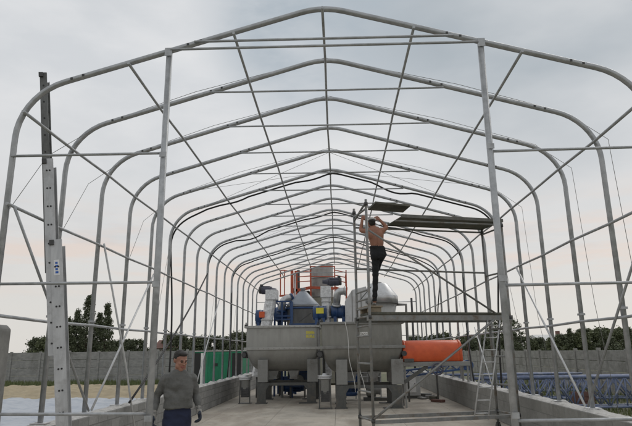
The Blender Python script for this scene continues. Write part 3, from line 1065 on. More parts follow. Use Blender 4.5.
# blue rail platform at the left of the cyclone
bp = thing('blue_platform', 'blue steel platform with railings left of the conical separator', 'platform', (-2.5, 23.9, 0))
pa, pb = at(275, 301, 23.9), at(291, 301, 23.9)
z0, z1 = at(283, 319, 23.9).z, pa.z
for x in (pa.x, (pa.x * 0.55 + pb.x * 0.45), pb.x):
    for y in (23.85, 25.3):
        MB().bar((x, y, 0.004), (x, y, z1), 0.075, 0.075).build('post', 'blue', bp)
for y in (23.85, 25.3):
    for z in (z1 - 0.03, z0 + 0.12):
        MB().bar((pa.x, y - 0.045, z), (pb.x + 0.02, y - 0.045, z), 0.05, 0.06).build('rail', 'blue', bp)
for x in (pa.x, pb.x):
    MB().bar((x, 23.85, z1 - 0.03), (x, 25.3, z1 - 0.03), 0.05, 0.06).build('rail', 'blue', bp)
MB().box((pa.x - 0.03, 23.8, z0 - 0.05), (pb.x + 0.03, 25.35, z0 + 0.01)).build('deck', 'blue', bp)
qb = at(319, 324, 23.2)
MB().bar((pb.x - 0.03, 23.2, qb.z), (qb.x, 23.2, qb.z), 0.07, 0.09).build('rail', 'blue', bp)
for u in (292, 318.5):
    MB().bar((at(u, 310, 23.2).x, 23.2, 0.004), (at(u, 310, 23.2).x, 23.2, at(u, 302 if u < 300 else 316, 23.2).z), 0.075, 0.075).build('post', 'blue', bp)
MB().bar(at(299, 322, 23.2), at(311, 313, 23.2), 0.03, 0.03).build('brace', 'dark_steel', bp)


def duct(label, pts, r, mat='stainless', flange='blue', name='elbow_duct', group=None):
    t = thing(name, label, 'duct', tuple(pts[0]), group)
    sm = []
    pts = [Vector(p) for p in pts]
    sm.append(pts[0])
    for i in range(1, len(pts) - 1):
        a, b, c = pts[i - 1], pts[i], pts[i + 1]
        l = min((b - a).length, (c - b).length) * 0.48
        p, q = b + (a - b).normalized() * l, b + (c - b).normalized() * l
        for j in range(9):
            u = j / 8
            sm.append(p * (1 - u) ** 2 + b * 2 * u * (1 - u) + q * u * u)
    sm.append(pts[-1])
    MB().tube(sm, r, 18).build('pipe', mat, t)
    for p, q in ((sm[0], sm[1]), (sm[-1], sm[-2])):
        d = (q - p).normalized()
        MB().cyl(p - d * 0.005, p + d * 0.07, r * 1.28, 20).build('flange', flange, t)
    return t


duct('bent silver duct with a blue flange above the blue railing', [at(292, 297.5, 24.4), at(283, 299, 24.2), at(281, 312, 24.2)], 0.145)
duct('bent silver duct between the right blue drum and the round vessel', [at(346, 291, 22.6), at(337.5, 291.5, 22.6), at(336.5, 306, 22.8)], 0.145, flange='stainless')


def drum(label, p, d, r, l, face, pl=None):
    p, d = Vector(p), Vector(d).normalized()
    t = thing('blue_drum', label, 'drum', tuple(p), 'blue drive drums')
    MB().cyl(p, p + d * l, r, 28, 0, [(0.9, 0), (1, 0.04), (1, 0.30), (1.06, 0.305), (1.06, 0.36), (1, 0.365), (1, 0.7), (1.06, 0.705), (1.06, 0.76), (1, 0.765), (1, 0.96), (0.9, 1)]).build('shell', 'blue', t)
    MB().cyl(p - d * 0.02, p + d * 0.003, r * 0.55, 20).build('end_cap', face, t)
    for k in (0.25, 0.75):
        c = p + d * l * k
        MB().box((c.x - 0.06, c.y - r * 0.7, c.z - r - 0.25), (c.x + 0.06, c.y + r * 0.7, c.z - r * 0.72)).build('saddle', 'blue', t)
        MB().bar((c.x, c.y, 0.004), (c.x, c.y, c.z - r - 0.2), 0.1, 0.1).build('stand', 'frame_dark', t)
    if pl:
        c = p + d * l * 0.5
        MB().box((c.x - 0.14, c.y - r * 1.12, c.z - 0.04), (c.x + 0.16, c.y - r * 1.07, c.z + 0.18)).build('name_plate', 'yellow', t)
    return t


drum('blue drum with an orange end at the left, beside the leaning foil conveyor', at(256, 317, 23.6) + Vector((-0.02, 0, 0)), (1, 0.15, 0), 0.29, 0.55, 'dark_steel')
bx = at(259.5, 314.5, 23.0)
MB().box((bx.x - 0.02, 23.0, bx.z - 0.12), (bx.x + 0.20, 23.2, bx.z + 0.12)).build('guard', 'orange', bpy.data.objects['blue_drum'], 0.01)
drum('blue drum with a yellow plate in front of the conical separator', at(313, 313, 22.7), (1, 0.02, 0), 0.27, 0.55, 'dark_steel', True)
drum('blue ribbed drum right of the upright foil conveyor', at(331, 312, 22.9), (1, 0.02, 0), 0.26, 0.66, 'dark_steel')
drum('blue drum half hidden behind the railing of the blue platform', at(276, 314, 24.6), (1, 0, 0), 0.30, 0.75, 'dark_steel')

# round vessel at the right
v0 = at(379, 300, 22.8)
ve = thing('round_vessel', 'big pale grey vessel with a conical hood behind the right mixer', 'vessel', (v0.x, 22.8, 0))
zz = lambda y: at(382, y, 22.8).z
rv = (at(398, 300, 22.8).x - at(360, 300, 22.8).x) / 2
MB().lathe([(rv, zz(304)), (rv, zz(297)), (rv * 0.98, zz(296.3)), (rv * 0.50, zz(284.6)), (rv * 0.46, zz(283.8))], (v0.x, 22.8, 0), 32).build('hood', 'stainless', ve)
MB().lathe([(rv * 0.16, zz(284.7)), (rv * 0.16, zz(283)), (rv * 0.20, zz(282.9)), (rv * 0.20, zz(282.2))], (v0.x - 0.02, 22.8, 0), 16).build('top_stub', 'stainless', ve)
MB().lathe([(rv * 0.5, 1.5), (rv * 0.66, zz(326)), (rv * 0.93, zz(304.2))], (v0.x, 22.8, 0), 32).build('lower_cone', 'mixer_grey', ve)
for a in (0.5, 2.1, 3.7, 5.2):
    x, y = v0.x + rv * 0.72 * math.cos(a), 22.8 + rv * 0.72 * math.sin(a)
    MB().bar((x, y, 0.004), (x, y, zz(306)), 0.09, 0.09).build('leg', 'leg_grey', ve)
d0, d1 = at(345, 301, 22.4), at(369, 286.5, 22.4)
dd = MB().prism([(at(345, 322, 22.4).x, 1.9), (at(345, 301, 22.4).x, at(345, 301, 22.4).z), (at(352, 290, 22.4).x, at(352, 290, 22.4).z), (at(366, 286.5, 22.4).x, at(366, 286.5, 22.4).z), (at(371, 322, 22.4).x, 1.9)], 'y', 22.3, 23.2)
dd.build('side_duct', 'stainless', ve, 0.02)
for u in (352, 361):
    rb = MB()
    rb.box((at(u, 300, 22.4).x - 0.015, 22.275, 2.1), (at(u, 300, 22.4).x + 0.015, 22.298, at(u, 291, 22.4).z))
    rb.build('stiffener', 'leg_grey', ve)
MB().bar(at(371, 287, 21.9), at(358.5, 302, 21.9), 0.06, 0.03).build('duct_brace', 'frame_dark', ve)
MB().tube([at(396, 304.5, 22.8), at(406, 304.5, 22.8), at(406.5, 320, 22.8), Vector((at(406.5, 320, 22.8).x, 22.8, 1.5))], 0.055, 10).build('side_pipe', 'leg_grey', ve)
pst = at(411.5, 300, 24)
tag(MB().tube([(pst.x, 24, 0.004), (pst.x, 24, at(411, 298, 24).z)], 0.045, 10).bar((pst.x - 0.1, 24, 0.01), (pst.x + 0.1, 24, 0.01), 0.2, 0.014).build('steel_post', 'dark_steel', org=(pst.x, 24, 0)), 'thin dark post standing right of the round vessel', 'post')

# silo and orange gantry beyond the far end of the hall
YS = 32.6
s0 = at(321, 262, YS)
si = thing('silo', 'tall silvery silo rising inside the orange railing at the far end', 'silo', (s0.x, YS + 1, 0))
rs = (at(333, 270, YS).x - at(309.5, 270, YS).x) / 2
zs_top, zs_bot = at(321, 265, YS).z, at(321, 296, YS).z
seg = 30
vs, fs = [], []
for i, z in enumerate((zs_bot, zs_top)):
    for j in range(seg):
        a = 2 * PI * j / seg
        zz2 = z if i == 0 else z + 0.16 * math.cos(a)
        vs.append((s0.x + rs * math.cos(a), YS + 1 + rs * math.sin(a), zz2))
fs = [(j, (j + 1) % seg, seg + (j + 1) % seg, seg + j) for j in range(seg)] + [tuple(range(seg, 2 * seg)), tuple(reversed(range(seg)))]
MB().add(vs, fs[:-2], 0, True).add(vs, fs[-2:], 0, False).build('shell', 'silo_grey', si)
for z in (zs_bot + 0.5, zs_bot + 1.1):
    MB().lathe([(rs + 0.002, z), (rs + 0.03, z + 0.01), (rs + 0.03, z + 0.05), (rs + 0.002, z + 0.06)], (s0.x, YS + 1, 0), 30).build('ring', 'silo_grey', si)
MB().box((s0.x - rs - 0.25, YS + 0.2, 0.0), (s0.x + rs + 0.25, YS + 1.9, zs_bot - 0.05)).build('support_housing', 'olive_panel', si, 0.02)

og = thing('orange_gantry', 'orange steel gantry with railings around the silo at the far end', 'gantry', (s0.x, YS, 0))


def obar(a, b, w, name):
    return MB().bar(a, b, w, w).build(name, 'orange_red', og)


for u, ytop, w in ((280.5, 271, 0.06), (284.5, 270, 0.06), (292, 271, 0.16), (296, 271, 0.16), (310.5, 266, 0.09), (334.5, 266, 0.07), (346, 270, 0.07)):
    p = at(u, ytop, YS)
    if u < 290:
        obar((p.x, YS, at(u, 295, YS).z), tuple(p), w, 'railing_post')
    else:
        obar((p.x, YS, 0.0), tuple(p), w, 'post')
    if u in (292, 346):
        obar((p.x, YS + 2.4, 0.0), (p.x, YS + 2.4, p.z), w, 'post')


def orail(u0, v0_, u1, v1, w=0.05, name='rail', dy=0.0):
    obar(tuple(at(u0, v0_, YS) + Vector((0, dy, 0))), tuple(at(u1, v1, YS) + Vector((0, dy, 0))), w, name)


orail(280, 270.5, 293, 271)
orail(279.5, 296, 293, 295, 0.10)
for v in (272, 277, 282):
    orail(296, v, 310, v - 1)
    orail(334, v - 2, 346, v + 0.5)
orail(310, 266.5, 335, 266.5)
orail(310, 276.5, 335, 276.5)
orail(296, 290.5, 311, 287.5, 0.16, 'deck_beam')
orail(311, 287.5, 334, 288.5, 0.14, 'deck_beam')
orail(334, 287.5, 346.5, 291.5, 0.16, 'deck_beam')
orail(335, 292.5, 346.5, 287, 0.09, 'deck_beam')
orail(296, 290, 304, 293, 0.09, 'deck_beam')
for u, v in ((292.5, 272), (346, 271)):
    p = at(u, v, YS)
    obar(tuple(p), (p.x, YS + 2.4, p.z), 0.05, 'rail')
    obar((p.x, YS, p.z - 1.0), (p.x, YS + 2.4, p.z - 1.0), 0.12, 'deck_beam')
MB().box((at(297, 290, YS).x, YS + 0.1, at(297, 290, YS).z - 0.1), (s0.x - rs - 0.02, YS + 2.3, at(297, 290, YS).z - 0.03)).build('deck', 'dark_steel', og)
gp = at(297.8, 270, YS)
tag(MB().tube([(gp.x, YS + 0.5, 0), (gp.x, YS + 0.5, at(298, 269, YS).z)], 0.09, 12).lathe([(0.09, 0), (0.15, 0.02), (0.09, 0.06)], (gp.x, YS + 0.5, at(298, 269, YS).z - 0.1), 12).build('exhaust_stack', 'dark_steel', org=(gp.x, YS + 0.5, 0)), 'thin dark stack standing inside the orange gantry left of the silo', 'stack')

# orange hood by the right wall
oh = thing('orange_hood', 'long orange drum-shaped hood on a grey stand beside the right wall', 'hood', (3.1, 18.9, 0))
xa, xb = at(403, 350, 18.6).x, at(462.5, 350, 18.6).x
za, zb = at(430, 361.5, 18.6).z, at(430, 340, 18.6).z
prof = [(18.62, za), (18.60, za + 0.1)]
for i in range(0, 11):
    a = PI * i / 10
    prof.append((19.0 - 0.40 * math.cos(a), zb - 0.36 + 0.36 * math.sin(a)))
prof += [(19.40, za + 0.1), (19.38, za)]
MB().prism(prof, 'x', xa, xb, 0, True).build('shell', 'orange', oh, 0.02)
for x in (xa + 0.03, xb - 0.09):
    MB().prism([(19.0 + (y - 19.0) * 1.03, za + (z - za) * 1.03 - 0.005) for y, z in prof], 'x', x, x + 0.05, 0, True).build('end_band', 'orange', oh)
for y in (18.55, 19.30):
    MB().box((xa - 0.05, y, za - 0.14), (4.27, y + 0.15, za - 0.006)).build('support_beam', 'leg_grey', oh, 0.006)
MB().bar((xa - 0.0, 18.62, za - 0.62), (xa + 0.75, 18.62, za - 0.14), 0.08, 0.11).build('gusset_strut', 'frame_dark', oh)
MB().box((xa + 0.02, 18.5, za - 0.003), (xa + 0.32, 18.6, za + 0.10)).build('mount_block', 'frame_dark', oh, 0.01)
for x, zb_ in ((xa + 0.03, 0.004), (4.20, 0.765)):
    for y in (18.62, 19.38):
        MB().bar((x, y, zb_), (x, y, za - 0.142), 0.055, 0.055).build('stand_leg', 'leg_grey', oh)
# hand wheel
hw = at(437.5, 369, 18.4)
wl = thing('hand_wheel', 'spoked dark hand wheel below the orange hood', 'wheel', tuple(hw))
ring = [hw + Vector((0.17 * math.cos(a), 0, 0.17 * math.sin(a))) for a in [2 * PI * i / 28 for i in range(29)]]
MB().tube(ring, 0.026, 8).build('rim', 'motor_grey', wl)
for i in range(3):
    a = PI * i / 3 + 0.3
    e = Vector((0.165 * math.cos(a), 0, 0.165 * math.sin(a)))
    MB().tube([hw - e, hw + e], 0.014, 8).build('spoke', 'motor_grey', wl)
MB().cyl(hw - Vector((0, 0.05, 0)), hw + Vector((0, 0.30, 0)), 0.06, 14).build('hub', 'motor_grey', wl)
# blue lattice conveyor behind, running above the right wall
bl = thing('blue_conveyor', 'narrow blue lattice conveyor passing behind the hand wheel', 'conveyor', (3.5, 21, 0))
p0, p1 = at(403, 377, 20.6), at(470, 368, 21.6)
for dz in (0, 0.20):
    for dy in (0, 0.3):
        MB().bar(p0 + Vector((0, dy, dz)), p1 + Vector((0, dy, dz)), 0.05, 0.06).build('chord', 'blue', bl)
n = 10
for i in range(n):
    a, b = p0.lerp(p1, i / n), p0.lerp(p1, (i + 1) / n)
    MB().bar(a + Vector((0, 0, 0.2 * (i % 2))), b + Vector((0, 0, 0.2 * ((i + 1) % 2))), 0.03, 0.03).build('lattice_bar', 'blue', bl)
MB().cyl(p1 + Vector((-0.06, -0.05, 0.1)), p1 + Vector((-0.06, 0.36, 0.1)), 0.19, 20).build('end_roller', 'blue', bl)
for x in (0.08, 0.5):
    a = p0.lerp(p1, x)
    MB().bar((a.x, a.y + 0.15, 0.004), (a.x, a.y + 0.15, a.z), 0.06, 0.06).build('leg', 'frame_dark', bl)

cb = thing('control_cabinet', 'pale grey control cabinet standing on the floor under the orange hood', 'cabinet', (2.95, 22.2, 0))
c0, c1 = at(404, 398, 22.2), at(421, 398, 22.2)
ct = at(412, 371, 22.2).z
MB().box((c0.x, 22.2, 0.10), (c1.x, 22.75, ct)).build('housing', 'cabinet_grey', cb, 0.012)
MB().box((c0.x + 0.06, 22.178, 0.22), (c0.x + 0.47, 22.198, ct - 0.12)).build('door', 'white_paint', cb, 0.004)
MB().box((c0.x + 0.41, 22.16, 0.42), (c0.x + 0.435, 22.177, 0.55)).build('handle', 'dark_steel', cb)
MB().box((c0.x + 0.02, 22.22, 0.003), (c1.x - 0.02, 22.73, 0.10)).build('plinth', 'frame_dark', cb)

# low drives glimpsed between the mixer legs
gearmotor('low_drive', 'blue upright drive seen between the legs of the right mixer', Vector((0.55, 21.8, 0.30)), (0, 0, 1), 0.24, 0.95, 'blue', 'drive', 'blue')
gearmotor('low_drive', 'blue drive lying low behind the legs of the left mixer', Vector((-2.1, 24.0, 0.42)), (1, 0, 0), 0.24, 1.1, 'blue', 'drive', 'blue')
gearmotor('low_drive', 'second blue drive near the floor, behind the right leg of the left mixer', Vector((-0.95, 24.4, 0.55)), (0, 0.2, 1), 0.26, 0.9, 'blue', 'drive', 'dark_steel')
for lab, xm, ym, wm, mt_ in (('dark boxy mill housing behind the left mixer, seen between its legs', -2.75, 24.0, 0.95, 'frame_dark'), ('dark boxy mill housing behind the right mixer, seen between its legs', 1.2, 24.2, 1.3, 'frame_dark'), ('blue boxy pump housing behind the left mixer, near the middle of the hall', -1.45, 22.9, 0.8, 'blue')):
    hm = thing('mill_housing', lab, 'housing', (xm, ym, 0))
    MB().prism([(xm - wm / 2, 0.42), (xm + wm / 2, 0.42), (xm + wm / 2, 0.95), (xm + wm * 0.3, 1.35), (xm - wm * 0.3, 1.35), (xm - wm / 2, 0.95)], 'y', ym, ym + 0.9).build('casing', mt_, hm, 0.02)
    MB().cyl((xm, ym - 0.10, 0.68), (xm, ym - 0.002, 0.68), 0.19, 22).build('cover', 'leg_grey', hm)
    for sx in (-1, 1):
        for yy in (ym + 0.06, ym + 0.84):
            MB().bar((xm + sx * (wm / 2 - 0.06), yy, 0.004), (xm + sx * (wm / 2 - 0.06), yy, 0.42), 0.07, 0.07).build('leg', 'frame_dark', hm)
    for k_ in range(3):
        MB().box((xm - wm * 0.45, ym - 0.012, 0.5 + 0.2 * k_), (xm + wm * 0.45, ym - 0.001, 0.515 + 0.2 * k_)).build('flange_strip', 'dark_steel', hm)
pu = thing('feed_pump', 'grey round pump on a skid seen under the right mixer', 'pump', (1.45, 21.6, 0))
MB().cyl((1.10, 21.6, 0.36), (1.62, 21.6, 0.36), 0.25, 22, 0, [(0.7, 0), (1, 0.1), (1, 0.55), (0.6, 0.7), (0.6, 1)]).build('volute', 'leg_grey', pu)
MB().cyl((1.28, 21.6, 0.55), (1.28, 21.6, 0.95), 0.08, 14).build('outlet_pipe', 'leg_grey', pu)
MB().box((1.0, 21.35, 0.004), (1.95, 21.85, 0.10)).build('skid', 'frame_dark', pu)
rk = thing('pipe_rack', 'pale grey tube rack seen under the right mixer behind its base frame', 'rack', (1.1, 22.4, 0))
for x in (0.75, 1.2, 1.7):
    MB().bar((x, 22.4, 0.004), (x, 22.4, 0.98), 0.05, 0.05).build('post', 'cabinet_grey', rk)
for z in (0.55, 0.80, 0.96):
    MB().bar((0.72, 22.37, z), (1.73, 22.37, z), 0.045, 0.045).build('rail', 'cabinet_grey', rk)
st = thing('steel_trestle', 'low grey trestle under the left mixer', 'trestle', (-1.9, 23.2, 0))
for x in (-2.15, -1.25):
    for y in (23.1, 23.5):
        MB().bar((x, y, 0.004), (x, y, 0.5), 0.05, 0.05).build('leg', 'leg_grey', st)
MB().box((-2.25, 23.02, 0.5), (-1.15, 23.58, 0.56)).build('top', 'cabinet_grey', st)
# floor litter
lit = MB()
for i, (u, v) in enumerate(((426, 397), (430, 398.5), (422, 399), (434, 400), (438, 402))):
    r = ray(u, v)
    t = -EYE / r.z
    x, y = CX + t * r.x, t * r.y
    a = rng.uniform(0, PI)
    w, h = rng.uniform(0.12, 0.3), rng.uniform(0.06, 0.14)
    o = MB().box((-w, -0.09, 0.004), (w, 0.09, 0.004 + h), 0, Matrix.Translation((x, y, 0)) @ Matrix.Rotation(a, 4, 'Z')).build('offcut', ['frame_dark', 'blocks', 'leg_grey', 'deck_ply', 'roof_tile'][i], bevel=0.01)
    tag(o, ['dark metal offcut on the floor beside the control cabinet', 'grey block fragment on the floor beside the control cabinet', 'pale metal offcut nearest the control cabinet foot', 'dark plank end on the floor near the right wall', 'reddish brick piece on the floor near the right wall'][i], 'offcut', 'scraps on the floor')

# ------------------------------------------------------------------ concrete fences
def fence(label, a, b, n, mat, h=2.05, seed=1):
    a, b = Vector(a), Vector(b)
    t = thing('concrete_fence', label, 'fence', tuple(a))
    d = (b - a).normalized()
    mx = Matrix.Translation(a) @ Matrix((d, Vector((-d.y, d.x, 0)), Vector((0, 0, 1)))).transposed().to_4x4()
    l = (b - a).length / n
    r = random.Random(seed)
    for i in range(n + 1):
        MB().box((i * l - 0.07, -0.08, -0.3), (i * l + 0.07, 0.08, h + r.uniform(-0.02, 0.05)), 0, mx).build('post', mat, t, 0.012)
        if i < n:
            m = MB()
            rows = 4
            for k in range(rows):
                z0 = -0.10 + (h + 0.05) / rows * k
                z1 = z0 + (h + 0.05) / rows - 0.018
                o = r.uniform(-0.006, 0.006)
                m.box((i * l + 0.072, -0.03 + o, z0), (i * l + l - 0.072, 0.03 + o, z1), 0, mx)
            m.build('panel', mat, t, 0.012)
    return t


fence('pale grey concrete slab fence across the far left behind the grass', (-34, 38.3, 0), (-4, 38.3, 0), 15, 'fence_concrete', 1.98, 2)
fence('long weathered concrete slab fence along the right side beyond the trusses', (11.6, 11.0, 0), (11.6, 66.0, 0), 22, 'fence_old', 1.72, 5)

# green container
gc = thing('green_container', 'green site container with a black open doorway in front of the far fence', 'container', (-7, 33.5, 0))
xa, xb, y = at(193, 360, 33.0).x, at(243, 360, 33.0).x, 33.0
zt3 = at(215, 351.5, 33.0).z
MB().box((xa, y, -0.03), (xb, y + 2.3, zt3)).build('body', 'green_paint', gc, 0.02)
rib = MB()
for i in range(30):
    x = xa + 0.85 + (xb - xa - 1.0) * i / 29
    rib.box((x - 0.02, y - 0.02, 0.12), (x + 0.02, y - 0.001, zt3 - 0.12))
rib.build('corrugation', 'green_paint', gc)
MB().box((xa + 0.02, y - 0.03, 0.06), (xa + 0.44, y - 0.003, zt3 - 0.08)).build('doorway', 'black_paint_and_shade', gc)  # flat black sheet painted as the shade inside the open doorway
MB().box((xa + 0.46, y - 0.036, 0.06), (xa + 0.60, y - 0.004, zt3 - 0.08)).build('door_post', 'sticker_white', gc)
MB().box((xb - 0.62, y - 0.034, 0.06), (xb - 0.06, y - 0.006, zt3 - 0.10)).build('door', 'black_paint_and_shade', gc)
MB().box((xa - 0.04, y - 0.05, zt3 + 0.003), (xb + 0.04, y + 2.34, zt3 + 0.06)).build('roof', 'cabinet_grey', gc)
vx = at(216, 363, 33).x
MB().box((vx - 0.12, y - 0.05, 1.02), (vx + 0.10, y - 0.022, 1.18)).build('vent', 'black_paint_and_shade', gc)


# ------------------------------------------------------------------ lattice trusses on the grass at the right
def truss(label, p, q, w, h, bays, tdir_=None):
    p, q = Vector(p), Vector(q)
    t = thing('lattice_truss', label, 'truss', tuple(p), 'blue-grey lattice trusses lying outside the right wall')
    d = (q - p).normalized()
    sd = Vector((-d.y, d.x, 0))
    l = (q - p).length
    for (a, b) in ((0, 0), (w, 0), (0, h), (w, h)):
        o = sd * a + Vector((0, 0, b))
        MB().tube([p + o, q + o], 0.045 if b else 0.04, 8).build('chord', 'blue_faded', t)
    for i in range(bays):
        for a in (0, w):
            m = MB()
            s0_ = p + d * (l * i / bays) + sd * a
            s1_ = p + d * (l * (i + 1) / bays) + sd * a
            up_ = Vector((0, 0, h))
            if i % 2:
                m.tube([s0_ + up_, s1_], 0.024, 7)
            else:
                m.tube([s0_, s1_ + up_], 0.024, 7)
            m.tube([s1_, s1_ + up_], 0.022, 7)
            m.build('web_bar', 'blue_faded', t)
        c = p + d * (l * (i + 0.5) / bays)
        MB().tube([c + Vector((0, 0, h)), c + sd * w + Vector((0, 0, h))], 0.02, 7).build('cross_tie', 'blue_faded', t)
    return t


def chock(x, y, z, i):
    pass


truss('nearest blue-grey lattice truss lying outside the right wall', (5.0, 17.6, 0.06), (11.2, 17.9, 0.06), 0.55, 0.86, 12)
truss('middle blue-grey lattice truss, second row outside the right wall', (4.9, 21.4, 0.04), (11.0, 21.0, 0.04), 0.6, 0.68, 11)
truss('farthest blue-grey lattice truss, behind the access ladder', (4.75, 25.2, 0.0), (10.6, 25.6, 0.0), 0.6, 0.7, 10)
for i, (x, y, c, lab) in enumerate(((8.0, 19.4, 'roof_tile', 'small reddish crate on the grass between the near trusses'), (6.4, 19.5, 'frame_dark', 'small dark crate on the grass between the near trusses'))):
    t = thing('crate', lab, 'crate', (x, y, 0))
    for j in range(3):
        for yy in (y - 0.2, y + 0.18):
            MB().box((x - 0.3, yy, -0.05 + 0.15 * j), (x + 0.3, yy + 0.02, 0.07 + 0.15 * j)).build('slat', c, t)
    for xx in (x - 0.3, x + 0.28):
        MB().box((xx, y - 0.178, -0.05), (xx + 0.02, y + 0.178, 0.37)).build('end_board', c, t)


# ------------------------------------------------------------------ houses
def house(label, x, y, w, d, hw, hr, wall, roof):
    t = thing('house', label, 'house', (x, y, 0))
    MB().box((x - w / 2, y, -0.1), (x + w / 2, y + d, hw)).build('wall', wall, t)
    r = MB().prism([(y - 0.4, hw), (y + d + 0.4, hw), (y + d / 2, hw + hr)], 'x', x - w / 2 - 0.35, x + w / 2 + 0.35).build('roof', roof, t)
    MB().box((x + w * 0.2, y + d * 0.35, hw + hr * 0.4), (x + w * 0.2 + 0.5, y + d * 0.35 + 0.5, hw + hr + 0.5)).build('chimney', 'roof_tile', r)
    for i in (-0.28, 0.25):
        f = MB().box((x + w * i - 0.5, y - 0.03, hw - 1.7), (x + w * i + 0.5, y - 0.002, hw - 0.5)).build('window', 'white_paint', t)
        MB().box((x + w * i - 0.42, y - 0.045, hw - 1.62), (x + w * i + 0.42, y - 0.031, hw - 0.58)).build('pane', 'window_dark', f)
    return t


house('low house with a reddish brown roof beyond the left fence', -23.1, 78, 3.6, 5, 2.45, 1.15, 'render_wall', 'roof_tile')
house('low pale house with a grey roof among the trees beyond the right fence', 31.5, 84, 4.2, 6, 2.9, 0.9, 'render_wall', 'cabinet_grey')


# ------------------------------------------------------------------ trees
def crown_mesh(name, seed, h, w, shape, n_cl, per, leaf, mat, base=0.15):
    r = random.Random(seed)
    m = MB()
    lobes = []
    for i in range(n_cl):
        u = r.uniform(0, 1) ** 0.9
        z = h * (base + (1 - base) * u)
        if shape == 'poplar':
            env = w / 2 * (math.sin(PI * min(1, (u * 0.92 + 0.08))) ** 0.6) * (1.05 - 0.75 * u)
        elif shape == 'round':
            env = w / 2 * math.sqrt(max(0.02, 1 - (2 * u - 0.9) ** 2 / 1.25))
        else:
            env = w / 2 * (0.95 - 0.55 * u * u)
        a = r.uniform(0, 2 * PI)
        env *= 0.75 + 0.45 * noise.noise((math.cos(a) * 1.3 + seed, math.sin(a) * 1.3, u * 3))+0.1
        rad = env * math.sqrt(r.uniform(0.05, 1))
        lobes.append(((rad * math.cos(a), rad * math.sin(a), z), r.uniform(0.13, 0.34) * (w * 0.22 + 0.25)))
    for (cx_, cy_, cz), rr_ in lobes:
        for j in range(per):
            d = Vector((r.gauss(0, 1), r.gauss(0, 1), r.gauss(0, 0.8)))
            d = d.normalized() * rr_ * r.uniform(0.2, 1.25)
            c = Vector((cx_, cy_, cz)) + d
            n = Vector((r.gauss(0, 1), r.gauss(0, 1), r.gauss(0.5, 1))).normalized()
            a = n.orthogonal().normalized()
            b = n.cross(a)
            q = r.uniform(0, 2 * PI)
            a, b = a * math.cos(q) + b * math.sin(q), b * math.cos(q) - a * math.sin(q)
            s = leaf * r.uniform(0.6, 1.3)
            m.add([c - a * s, c - b * s * 0.5, c + a * s, c + b * s * 0.5], [(0, 1, 2, 3)])
    return m, lobes


def tree(name, label, x, y, seed, h, w, shape, n_cl, per, leaf, mat, group=None, base=0.15):
    t = thing(name, label, 'tree', (x, y, -0.06), group)
    m, lobes = crown_mesh('crown', seed, h, w, shape, n_cl, per, leaf, mat, base)
    m.v = [(a + x, b + y, c - 0.06) for a, b, c in m.v]
    m.build('crown', mat, t)
    tr = MB()
    r = random.Random(seed + 1)
    hh = h * 0.86 if shape == 'poplar' else h * 0.6
    pts = [(x + 0.05 * r.uniform(-1, 1) * i, y, -0.1 + hh * i / 6) for i in range(7)]
    r0 = 0.035 * h * 0.5 + 0.04
    for i in range(6):
        a, b = Vector(pts[i]), Vector(pts[i + 1])
        tr.cyl(a, b, r0 * (1 - i / 6.5), 8, 0, [(1, 0), ((1 - (i + 1) / 6.5) / (1 - i / 6.5), 1)])
    for (c, _) in lobes[::max(1, len(lobes) // 14)]:
        q = Vector((c[0] + x, c[1] + y, c[2] - 0.06))
        z = max(0.3, q.z - 0.35 * math.hypot(c[0], c[1]) - 0.3)
        p = Vector((x, y, min(z, hh)))
        tr.cyl(p, q, r0 * 0.28, 6, 0, [(1, 0), (0.3, 1)])
    tr.build('trunk', 'bark', t)
    return t


for i, (u, vt, Y, w, lab) in enumerate(((69, 319, 58, 2.3, 'leftmost dark poplar of the row beyond the left fence, lower than its neighbour'),
                                        (78, 311, 61, 2.2, 'dark poplar second from the left in the row beyond the left fence'),
                                        (90, 297, 60, 2.7, 'tallest dark poplar in the row beyond the left fence'),
                                        (100, 314, 62, 2.0, 'slim thin poplar just right of the tallest one'),
                                        (108, 304, 60, 2.1, 'rightmost ragged poplar of the row beyond the left fence'))):
    p = at(u, vt, Y)
    tree('poplar_tree', lab, p.x, Y, 20 + i, p.z + 0.1, w * 1.35, 'poplar', 140 + int(w * 20), 42, 0.105, 'leaf_dark', 'row of poplars beyond the left fence', 0.04)
p = at(503, 317, 58)
tree('round_tree', 'broad dark round tree beyond the right fence, behind the right gable post', p.x, 58, 50, p.z, 4.4, 'round', 190, 44, 0.11, 'leaf_dark', None, 0.05)
for i, (u, vt, Y, w, lab) in enumerate(((569, 329, 66, 1.7, 'slim upright tree standing above the right hedgerow, left of the pair'),
                                        (584, 332, 66, 2.2, 'left tree of the taller pair above the right hedgerow'),
                                        (602, 330, 64, 2.6, 'right tree of the taller pair above the right hedgerow'),
                                        (628, 328, 60, 2.6, 'tall bushy tree at the right edge beyond the fence'))):
    p = at(u, vt, Y)
    tree('upright_tree', lab, p.x, Y, 60 + i, p.z, w * 1.25, 'poplar', 90, 40, 0.11, 'leaf_dark', 'taller trees beyond the right fence', 0.05)

# hedgerow trees: three kinds, copied along both sides
protos = []
used = set()


def hedge_proto(i):
    h, w, mat = ((3.4, 4.6, 'leaf_dark'), (3.1, 4.0, 'leaf_mid'), (3.7, 3.8, 'leaf_dark'))[i]
    return tree('hedgerow_tree', 'x', 0, 0, 80 + i, h, w, 'bush', 170, 44, 0.12, mat, 'x', 0.02)


protos = [hedge_proto(i) for i in range(3)]


def put_hedge(i, x, y, s, label, group):
    if i not in used:
        used.add(i)
        o = protos[i]
    else:
        o = copy_tree(protos[i])
    o.location = (x, y, -0.06)
    o.rotation_euler.z = rng.uniform(0, 6)
    o.scale = (s * rng.uniform(0.9, 1.15), s * rng.uniform(0.9, 1.15), s)
    o['label'], o['group'] = label, group


